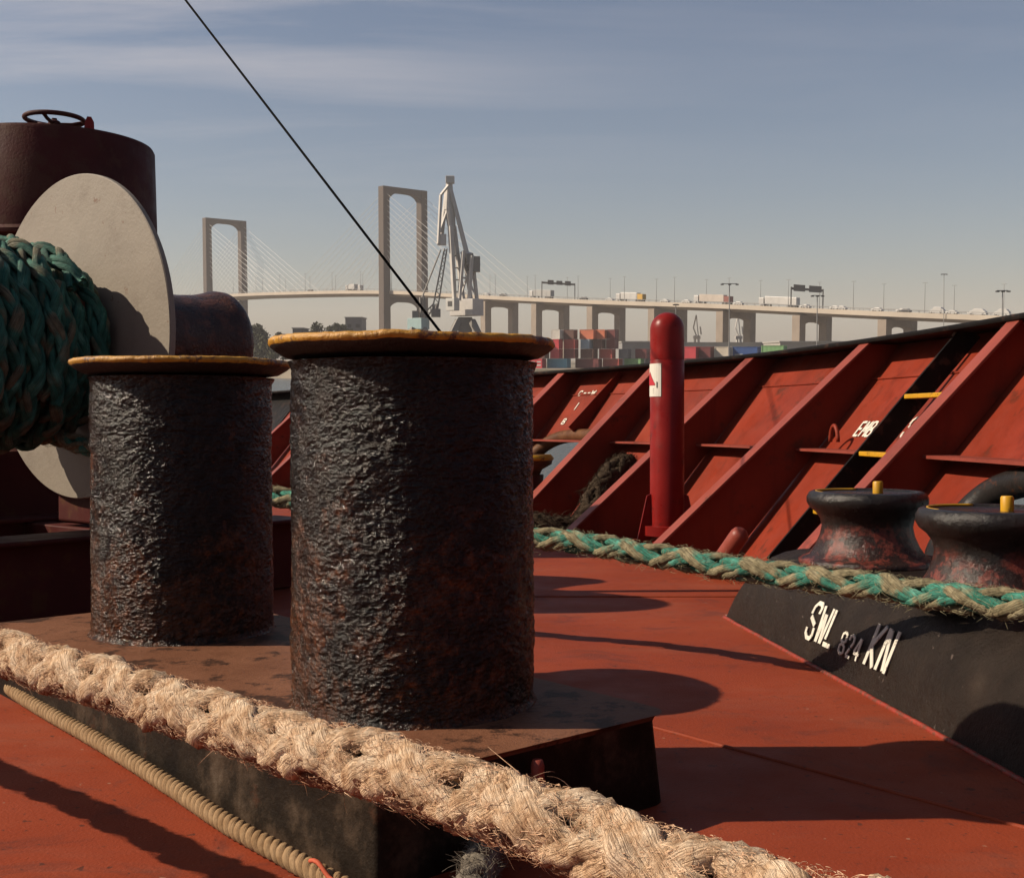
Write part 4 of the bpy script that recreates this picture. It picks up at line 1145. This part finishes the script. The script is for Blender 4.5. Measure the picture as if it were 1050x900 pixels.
mb = MB(); mb.beam(C(461.5, 193, -.8), C(480, 268, -.8), .55, .8); mb.beam(C(462.5, 193, .8), C(482, 268, .8), .45, .6); mb.build('backstay', cg, cr)
mb = MB(); mb.beam(C(475, 258, -1.5), C(471, 307, -1.5), .8, .8); mb.beam(C(475, 258, 1.5), C(483, 307, 1.5), .8, .8); mb.beam(C(484, 262, -1.5), C(481, 307, -1.5), .8, .8); mb.beam(C(484, 262, 1.5), C(489, 307, 1.5), .8, .8)
mb.beam(C(471, 285), C(488, 285), .5, .5); mb.beam(C(474, 259), C(485, 262), 1, 1); mb.beam(C(475, 272), C(486, 300), .4, .4); mb.beam(C(474, 300), C(484, 266), .4, .4); mb.build('tower_frame', cg, cr)
mb = MB(); mb.beam(C(474, 258), C(480, 278), .9, .9); mb.beam(C(480, 268), C(490, 275), 1.6, 2.2); mb.box(C(487.5, 271), (2.6, 3, 4.2)); mb.box(C(482, 266), (1.8, 2.6, 3)); mb.build('counterweight', cgd, cr)
c2 = wthing('dock_crane', 'smaller lattice dock crane with teal house left of the tall crane', 'crane', (W(430, 340, 318).x, 318, GZ))
def C2(px, py, dy=0): return W(px, py, 318 + dy)
mb = MB(); mb.box((C2(429, 331).x, 318, C2(429, 332).z), (5.0, 3.4, 3.0), -.62); mb.build('machinery_house', teal, c2, bevel=.1)
mb = MB()
for dx in (-1, 1):
    for dy in (-1, 1): mb.beam(C2(429 + dx * 6, 336, dy * 1.5), C2(429 + dx * 14, 380, dy * 5), 1.0, 1.0)
mb.build('portal', cgd, c2)
mb = MB()
def lattice(p0, p1, w, n_):
    d = (p1 - p0); dn = d.normalized(); x = dn.cross(Vector((0, 1, 0))).normalized()
    for s_ in (-1, 1): mb.beam(p0 + x * s_ * w / 2, p1 + x * s_ * w / 4, .28, .28)
    for i in range(n_):
        s0, s1 = i / n_, (i + 1) / n_; sg = 1 if i % 2 else -1
        mb.beam(p0 + d * s0 + x * sg * w / 2 * (1 - s0/2), p0 + d * s1 - x * sg * w / 2 * (1 - s1/2), .15, .15)
lattice(C2(446, 318), C2(457, 255), 1.4, 16); lattice(C2(434, 326), C2(446, 312), 1.4, 4); mb.build('jib', cgd, c2)
mb = MB(); mb.beam(C2(430, 312), C2(452, 256), .3, .3); mb.beam(C2(432, 326), C2(431, 305), .5, .5); mb.beam(C2(437, 326), C2(434, 303), .5, .5); mb.beam(C2(446, 320), C2(448, 312), .8, .8); mb.box(C2(426, 323), (1.6, 2, 2.2)); mb.box(C2(447, 321), (2.4, 2, 2.2)); mb.build('winch_frame', cgd, c2)
# distant cranes under the bridge
def far_crane(px, Yd, label):
    g = wthing('quay_crane', label, 'crane', (W(px, 350, Yd).x, Yd, GZ)); q = lambda x, y: W(px + x, y, Yd)
    mb = MB(); mb.beam(q(-3, 372), q(-1, 344), .7, .7); mb.beam(q(4, 372), q(2, 344), .7, .7); mb.beam(q(-3, 346), q(4, 346), 1.4, 1.6); mb.build('portal', cg, g)
    mb = MB(); mb.beam(q(0, 344), q(-3, 336), .4, .4); mb.beam(q(-3, 336), q(0, 323), .4, .4); mb.beam(q(2, 344), q(0, 323), .3, .3); mb.beam(q(5, 343), q(4, 335), .45, .45); mb.build('jib', cg, g)
far_crane(714, 520, 'thin far crane seen under the bridge just right of the red post'); far_crane(757, 540, 'thin far crane seen through the pier portal with the blue container below')

MB.UP = (0, 0, 1)
# ---- lamp masts on the quay
def mast(px, ytop, Yd, label, arm=1.6, nh=3):
    b = W(px, 350, Yd); b.z = GZ; tp2 = W(px, ytop, Yd); g = wthing('lamp_mast', label, 'lamp post', b)
    mb = MB(); mb.tube([b, (b + tp2) / 2, tp2], [.16, .12, .09], 8); mb.build('pole', steel_g, g)
    mb = MB(); mb.beam(tp2 - Vector((arm, 0, 0)), tp2 + Vector((arm, 0, 0)), .14, .14); mb.build('crossarm', steel_d, g)
    for k_ in range(nh):
        x = -arm + 2 * arm * k_ / (nh - 1); mb = MB(); mb.box(tp2 + Vector((x, -.2, -.16)), (.62, .5, .26)); mb.build('lamp_head', steel_d, g, bevel=.03)
mast(748, 291, 252, 'tall dock floodlight mast right of the red post'); mast(838, 303, 250, 'dock floodlight mast by the dark sign gantry', 1.1)
mast(1028, 298, 215, 'dock floodlight mast furthest right above the bulwark rail', 1.0); mast(968, 281, 420, 'faint tall far mast rising beyond the bridge', .9)
mast(693, 312, 300, 'thin far mast behind the top of the red post', .5)

# ---- containers
CY = 320
def cmat(name, col):
    if name not in BM:
        k = NT(name); c = k.ramp(k.noise(.8, 6, .65), [(.3, tuple(x * .8 for x in col)), (.7, col)])
        r = k.ramp(k.noise(1.6, 8, .7), [(.6, 0.0), (.7, .5)]); c = k.mix(r, c, tuple(x * .5 + .02 for x in col)); k.base(c, .95).rough(.6); BM[name] = k.m
    return BM[name]
CC = {'brick red': (.36, .050, .036), 'crimson': (.55, .045, .060), 'dark brown': (.13, .055, .04), 'orange': (.58, .17, .085), 'sky blue': (.10, .27, .36), 'royal blue': (.025, .075, .24), 'cream': (.58, .50, .40), 'leaf green': (.19, .36, .15), 'slate grey': (.16, .16, .17), 'white': (.62, .58, .52), 'maroon': (.16, .03, .03), 'pale blue': (.27, .34, .40)}
def container(px0, px1, tier, colr, label, Yd=CY, depth=2.44, mark=None):
    xm = (px0 + px1 - 1050) / 2 / F * Yd; sp = (px1 - px0) / F * Yd; yaw = .52
    hl = max(1.3, (sp - depth * math.sin(yaw)) / math.cos(yaw) / 2); xa = xm - hl; xb = xm + hl; z0 = GZ + tier * 2.62; h = 2.58; mat = cmat('container_' + colr.replace(' ', '_'), CC[colr])
    g = wthing('shipping_container', label, 'container', ((xa + xb) / 2, Yd, z0), group='stacked shipping containers')
    mb = MB(); L = xb - xa; y0 = Yd - depth / 2
    nrib = max(6, int(L / .28)) * 2; zz0, zz1 = z0 + .14, z0 + h - .12                # corrugated long sides
    for yside, sg in ((y0, 1), (Yd + depth / 2, -1)):
        V = []
        for i in range(nrib * 2 + 1):
            x = xa + .12 + (L - .24) * i / (nrib * 2); dpt = .05 + (.04 if (i // 2) % 2 else 0)
            V += [(x, yside + sg * dpt, zz0), (x, yside + sg * dpt, zz1)]
        mb.add(V, [(2*i, 2*i+2, 2*i+3, 2*i+1) for i in range(nrib * 2)])
    mb.box(((xa + xb) / 2, Yd, z0 + h - .06 - .02), (L - .02, depth - .02, .08)); mb.box(((xa + xb) / 2, Yd, z0 + .12), (L - .02, depth - .02, .06))
    for x in (xa + .06, xb - .06): mb.box((x, Yd, z0 + h / 2), (.06, depth - .1, h - .2))
    mb.build('walls', mat, g)
    mb = MB()
    for x in (xa + .06, xb - .06):
        for y in (y0 + .06, Yd + depth / 2 - .06): mb.box((x, y, z0 + h / 2), (.14, .14, h))
    for z in (z0 + .07, z0 + h - .055):
        for y in (y0 + .06, Yd + depth / 2 - .06): mb.box(((xa + xb) / 2, y, z), (L - .3, .10, .12))
    mb.build('frame', mat, g)
    if mark:
        mb = MB()
        for k_ in range(mark): mb.box((xa + L * (.25 + .5 * (k_ % 2)), y0 - .01 + .03, z0 + .8 + .9 * (k_ // 2)), (L * .32, .03, .34))
        mb.build('lettering', BM.get('white_vehicle'), g)
    g.rotation_euler.z = -yaw
    return g
ct = container
# front row, left to right (bottom tier)
ct(543, 560, 0, 'crimson', 'red container with white lettering left of the sky blue one', mark=4)
ct(561, 585, 0, 'sky blue', 'sky blue container low at the left of the stacks')
ct(590, 617, 0, 'maroon', 'dark red bottom container right of the sky blue one')
ct(618, 638, 0, 'brick red', 'brick red bottom container in the middle of the stacks')
ct(640, 660, 0, 'leaf green', 'low green container left of the red post')
ct(662, 690, 0, 'slate grey', 'grey bottom container mostly behind the red post')
ct(700, 727, 0, 'brick red', 'brick red bottom container right of the red post', Yd=262)
ct(730, 752, 0, 'slate grey', 'grey bottom container under the cream one', Yd=262)
ct(753, 781, 0, 'crimson', 'crimson bottom container under the royal blue one', Yd=262)
ct(782, 812, 0, 'dark brown', 'dark brown bottom container under the green one', Yd=262)
# second tier
ct(542, 563, 1, 'dark brown', 'brown container on the red lettered one')
ct(564, 577, 1, 'crimson', 'bright crimson container standing over the sky blue one')
ct(578, 593, 1, 'maroon', 'dark maroon container in second tier right of the bright crimson one')
ct(595, 612, 1, 'dark brown', 'dark brown open framed container in the second tier')
ct(614, 631, 1, 'brick red', 'brick red second tier container under the orange pair')
ct(634, 647, 1, 'slate grey', 'slate grey container on the low green one')
ct(651, 666, 1, 'maroon', 'maroon second tier container just left of the red post')
ct(700, 717, 1, 'crimson', 'pinkish red container standing just right of the red post', Yd=262)
ct(718, 730, 1, 'maroon', 'narrow brown red container beside the pinkish red one', Yd=262)
ct(732, 750, 1, 'cream', 'cream container between the red and royal blue ones', Yd=262)
ct(751, 779, 1, 'royal blue', 'royal blue container with small white mark', mark=1, Yd=262)
ct(780, 806, 1, 'leaf green', 'pale green container at the right end of the row', Yd=238)
# third tier
ct(543, 562, 2, 'brick red', 'brick red third tier container behind the big bollard rim')
ct(564, 577, 2, 'crimson', 'crimson third tier container under the white one')
ct(578, 593, 2, 'brick red', 'brown red third tier container left of the pale blue one')
ct(595, 608, 2, 'pale blue', 'pale blue container under the highest orange one')
ct(609, 620, 2, 'dark brown', 'dark brown container right of the pale blue one')
ct(621, 634, 2, 'maroon', 'maroon third tier container under the right orange one')
# fourth tier
ct(566, 577, 3, 'white', 'white container topmost at the left of the stacks')
ct(578, 592, 3, 'dark brown', 'dark brown top container beside the white one')
ct(594, 612, 3, 'orange', 'orange container topmost of all the stacks')
ct(613, 621, 3, 'orange', 'short orange container right of the topmost one')
ct(622, 633, 3, 'maroon', 'maroon top container right of the short orange one')

# ---- buildings and trees on the far bank
def house(name, label, px0, px1, ytop, Yd, mat, roof=None, depth=14, wins=0):
    a = W(px0, ytop, Yd); b = W(px1, ytop, Yd); g = wthing(name, label, 'building', ((a.x + b.x) / 2, Yd, GZ))
    w = b.x - a.x; h = a.z - GZ; c = Vector(((a.x + b.x) / 2, Yd + depth / 2, GZ + h / 2))
    mb = MB(); mb.box(c, (w, depth, h)); mb.build('wall', mat, g)
    mb = MB()
    if roof == 'gable':
        mb.prism([(-depth/2 - .6, 0), (depth/2 + .6, 0), (0, depth * .12)], Matrix.Translation((a.x - .6, Yd + depth/2, GZ + h + .02)) @ Matrix(((0, 0, 1), (1, 0, 0), (0, 1, 0))).to_4x4(), w + 1.2)
    else: mb.box(c + Vector((0, 0, h / 2 + .2)), (w + .6, depth + .6, .4))
    mb.build('roof', bm('pale_roof', (.42, .40, .36)), g)
    for r_ in range(wins):
        for k_ in range(max(2, int(w / 5))):
            x = a.x + w * (k_ + .5) / max(2, int(w / 5)); mb = MB(); mb.box((x, Yd - .03, GZ + h * (r_ + .5) / wins), (1.6, .1, 1.4)); mb.build('window', steel_d, g)
house('office_block', 'grey office block among the trees left of the tall pylon', 354, 371, 326, 470, bm('block_wall', (.20, .19, .19)), wins=3)
house('office_block', 'small dark flat-roofed building beside the far left trees', 300, 310, 337, 440, bm('dark_wall', (.13, .12, .12)), wins=2)
house('warehouse', 'long white-roofed warehouse under the bridge right of the post', 690, 800, 352, 420, bm('shed_wall', (.42, .40, .37)), None, 30)
house('warehouse', 'pale roofed warehouse behind the stacks left of the red post', 638, 672, 351, 400, bm('shed_wall2', (.24, .235, .23)), None, 26)
house('warehouse', 'low pale warehouse at the foot of the bridge ramp', 800, 900, 351, 390, bm('shed_wall3', (.38, .35, .31)), None, 26)
def foliage_mat(name, a, b):
    k = NT(name); k.base(k.ramp(k.noise(.7, 4, .6), [(.3, a), (.7, b)])).rough(.8).spec(.2); return k.m
fol = [foliage_mat('foliage_dark', (.028, .036, .018), (.06, .072, .032)), foliage_mat('foliage_olive', (.045, .05, .026), (.085, .09, .045))]
bark = bm('bark', (.09, .07, .05), rough=.9)
def tree(px, ytop, Yd, wpx, label, seed, mi=0):
    g_ = np.random.default_rng(seed); b = W(px, 350, Yd); b.z = GZ; tp2 = W(px, ytop, Yd); H = tp2.z - GZ; Wd = wpx / F * Yd
    g = wthing('broadleaf_tree', label, 'tree', b)
    mb = MB(); mb.tube([b, b + Vector((.2, 0, H * .35)), b + Vector((-.1, 0, H * .75))], [.4, .28, .1], 8)
    for k_ in range(6):
        a = k_ * 1.1 + seed; z = H * (.3 + .07 * k_); mb.tube([b + Vector((0, 0, z)), b + Vector((math.cos(a) * Wd * .3, math.sin(a) * Wd * .3, z + H * .2))], [.15, .04], 5)
    mb.build('trunk', bark, g)
    nb = 16; cen = np.stack([g_.normal(0, .26, nb) * Wd, g_.normal(0, .26, nb) * Wd, H * (.22 + .66 * g_.random(nb))], 1); rad = Wd * (.12 + .13 * g_.random(nb)) * np.where(cen[:, 2] > H * .7, .75, 1)
    cen[:, 2] = np.minimum(cen[:, 2], H - rad * .9)
    cnt = 2600; ci = g_.integers(0, nb, cnt); d = g_.normal(0, 1, (cnt, 3)); d /= np.linalg.norm(d, axis=1, keepdims=True)
    P = cen[ci] + d * (rad[ci] * g_.random(cnt) ** .45)[:, None]; P[:, 2] = np.maximum(P[:, 2], H * .1)
    P = P + np.array(tuple(b)); x = g_.normal(0, 1, (cnt, 3)); x /= np.linalg.norm(x, axis=1, keepdims=True); y = np.cross(x, g_.normal(0, 1, (cnt, 3))); y /= np.linalg.norm(y, axis=1, keepdims=True)
    sz = (.22 + .3 * g_.random(cnt))[:, None]
    V = np.stack([P - x * sz - y * sz * .6, P + x * sz - y * sz * .6, P + x * sz + y * sz * .6, P - x * sz + y * sz * .6], 1).reshape(-1, 3)
    mb = MB(); mb.v = list(map(tuple, V.tolist())); mb.n = len(mb.v); mb.f = [tuple(range(4*i, 4*i + 4)) for i in range(cnt)]
    mb.build('crown', fol[mi], g)
tree(263, 329, 430, 32, 'rounded dark tree just right of the warping head', 1); tree(252, 335, 425, 26, 'lower tree half hidden by the warping head', 2)
tree(290, 338, 445, 30, 'low bushy tree between the two left bollard rims', 3, 1); tree(278, 344, 400, 26, 'short bush in front of the far left trees', 4, 1)
tree(300, 341, 420, 18, 'small shrubby tree above the big bollard rim', 8); tree(335, 323, 450, 36, 'broad domed tree left of the grey office block', 5)
tree(352, 331, 455, 20, 'small tree touching the grey office block', 6, 1); tree(322, 333, 440, 18, 'shorter tree left of the broad domed one', 7)
tree(385, 338, 460, 16, 'low tree at the foot of the tall pylon', 9); tree(683, 350, 360, 12, 'small dark tree behind the red post', 10)
tree(240, 340, 430, 20, 'dark tree behind the warping head', 12)

# ================================================================== HAZE
mb = MB(); mb.box((0, 950, 60 - .75), (5400, 3600, 123.5))
hz_ = mb.build('haze', None, ship=False)
hm = bpy.data.materials.new('haze_air'); hm.use_nodes = True; t_ = hm.node_tree; t_.nodes.clear()
oo = t_.nodes.new('ShaderNodeOutputMaterial'); pv = t_.nodes.new('ShaderNodeVolumePrincipled')
pv.inputs['Color'].default_value = (.84, .80, .79, 1); pv.inputs['Density'].default_value = .00022; pv.inputs['Anisotropy'].default_value = .0
t_.links.new(pv.outputs[0], oo.inputs['Volume']); hz_.data.materials.append(hm); tag(hz_, kind='stuff')

# ================================================================== LIGHT, SKY, CAMERA
sun_d = Matrix.Rotation(TILT, 3, 'X') @ Vector((.794, .024, -.607)).normalized()
sd = -sun_d
L = bpy.data.lights.new('sun', 'SUN'); L.energy = 5.0; L.angle = R(.5); L.color = (1.0, .86, .68)
so_ = bpy.data.objects.new('sun', L); COL.objects.link(so_); so_.rotation_euler = sun_d.to_track_quat('-Z', 'Y').to_euler()
so_.location = (0, 0, 60)
w = bpy.data.worlds.new('World'); S.world = w; w.use_nodes = True; nt = w.node_tree; nt.nodes.clear()
wo = nt.nodes.new('ShaderNodeOutputWorld'); bg = nt.nodes.new('ShaderNodeBackground'); sk = nt.nodes.new('ShaderNodeTexSky'); sk.sky_type = 'NISHITA'
sk.sun_disc = False; sk.sun_elevation = math.asin(sd.z); sk.sun_rotation = math.atan2(sd.x, sd.y); sk.air_density = 1.0; sk.dust_density = 1.2; sk.ozone_density = 1.0; sk.altitude = 0
bg.inputs[1].default_value = .052
tc = nt.nodes.new('ShaderNodeTexCoord'); sx = nt.nodes.new('ShaderNodeSeparateXYZ'); nt.links.new(tc.outputs['Generated'], sx.inputs[0])
def wm(op, a, b):
    x = nt.nodes.new('ShaderNodeMath'); x.operation = op
    for s_, v in zip(x.inputs, (a, b)):
        if isinstance(v, (int, float)): s_.default_value = v
        else: nt.links.new(v, s_)
    return x.outputs[0]
zz_ = wm('MAXIMUM', sx.outputs[2], .02); zz_ = wm('ADD', zz_, .10)
cb_ = nt.nodes.new('ShaderNodeCombineXYZ'); nt.links.new(wm('DIVIDE', sx.outputs[0], zz_), cb_.inputs[0]); nt.links.new(wm('DIVIDE', sx.outputs[1], zz_), cb_.inputs[1])
mp = nt.nodes.new('ShaderNodeMapping'); mp.inputs['Scale'].default_value = (.55, 1.5, 1); mp.inputs['Rotation'].default_value = (0, 0, .35); mp.inputs['Location'].default_value = (.8, .35, 0); nt.links.new(cb_.outputs[0], mp.inputs[0])
nz = nt.nodes.new('ShaderNodeTexNoise'); nz.inputs['Scale'].default_value = .9; nz.inputs['Detail'].default_value = 8; nz.inputs['Roughness'].default_value = .6; nz.inputs['Distortion'].default_value = .5; nt.links.new(mp.outputs[0], nz.inputs['Vector'])
rp = nt.nodes.new('ShaderNodeValToRGB'); rp.color_ramp.elements[0].position = .44; rp.color_ramp.elements[1].position = .82; rp.color_ramp.elements[0].color = (0, 0, 0, 1); rp.color_ramp.elements[1].color = (.45, .45, .45, 1); nt.links.new(nz.outputs['Fac'], rp.inputs[0])
mx = nt.nodes.new('ShaderNodeMix'); mx.data_type = 'RGBA'; mk = nt.nodes.new('ShaderNodeMapRange'); mk.interpolation_type = 'SMOOTHSTEP'; mk.inputs['From Min'].default_value = .18; mk.inputs['From Max'].default_value = -.30; mk.inputs['To Min'].default_value = .25; mk.inputs['To Max'].default_value = 1.7
nt.links.new(sx.outputs[0], mk.inputs['Value']); mz = nt.nodes.new('ShaderNodeMapRange'); mz.interpolation_type = 'SMOOTHSTEP'; mz.inputs['From Min'].default_value = .09; mz.inputs['From Max'].default_value = .27
nt.links.new(sx.outputs[2], mz.inputs['Value']); nt.links.new(wm('MULTIPLY', wm('MULTIPLY', rp.outputs[0], mk.outputs[0]), mz.outputs[0]), mx.inputs['Factor']); nt.links.new(sk.outputs[0], mx.inputs[6]); mx.inputs[7].default_value = (9.5, 9.0, 8.6, 1)
ml = nt.nodes.new('ShaderNodeMix'); ml.data_type = 'RGBA'; ml.blend_type = 'MULTIPLY'; ml.inputs['Factor'].default_value = 1; ml.inputs[7].default_value = (1.07, 1.01, 1.02, 1)
nt.links.new(mx.outputs[2], ml.inputs[6]); nt.links.new(ml.outputs[2], bg.inputs[0]); nt.links.new(bg.outputs[0], wo.inputs[0])

cam = bpy.data.cameras.new('camera'); co = bpy.data.objects.new('camera', cam); COL.objects.link(co)
cam.sensor_fit = 'HORIZONTAL'; cam.sensor_width = 36; cam.lens = 36 * F / 1050; cam.clip_start = .02; cam.clip_end = 9000
co.location = (0, 0, CAMZ); co.rotation_euler = (PI / 2 - PW, 0, 0); S.camera = co
S.view_settings.view_transform = 'Standard'; S.view_settings.look = 'None'; S.view_settings.exposure = .585; S.view_settings.gamma = 1
try: S.view_settings.use_curve_mapping = False
except Exception: pass
S.cycles.volume_bounces = 1; S.cycles.max_bounces = 6
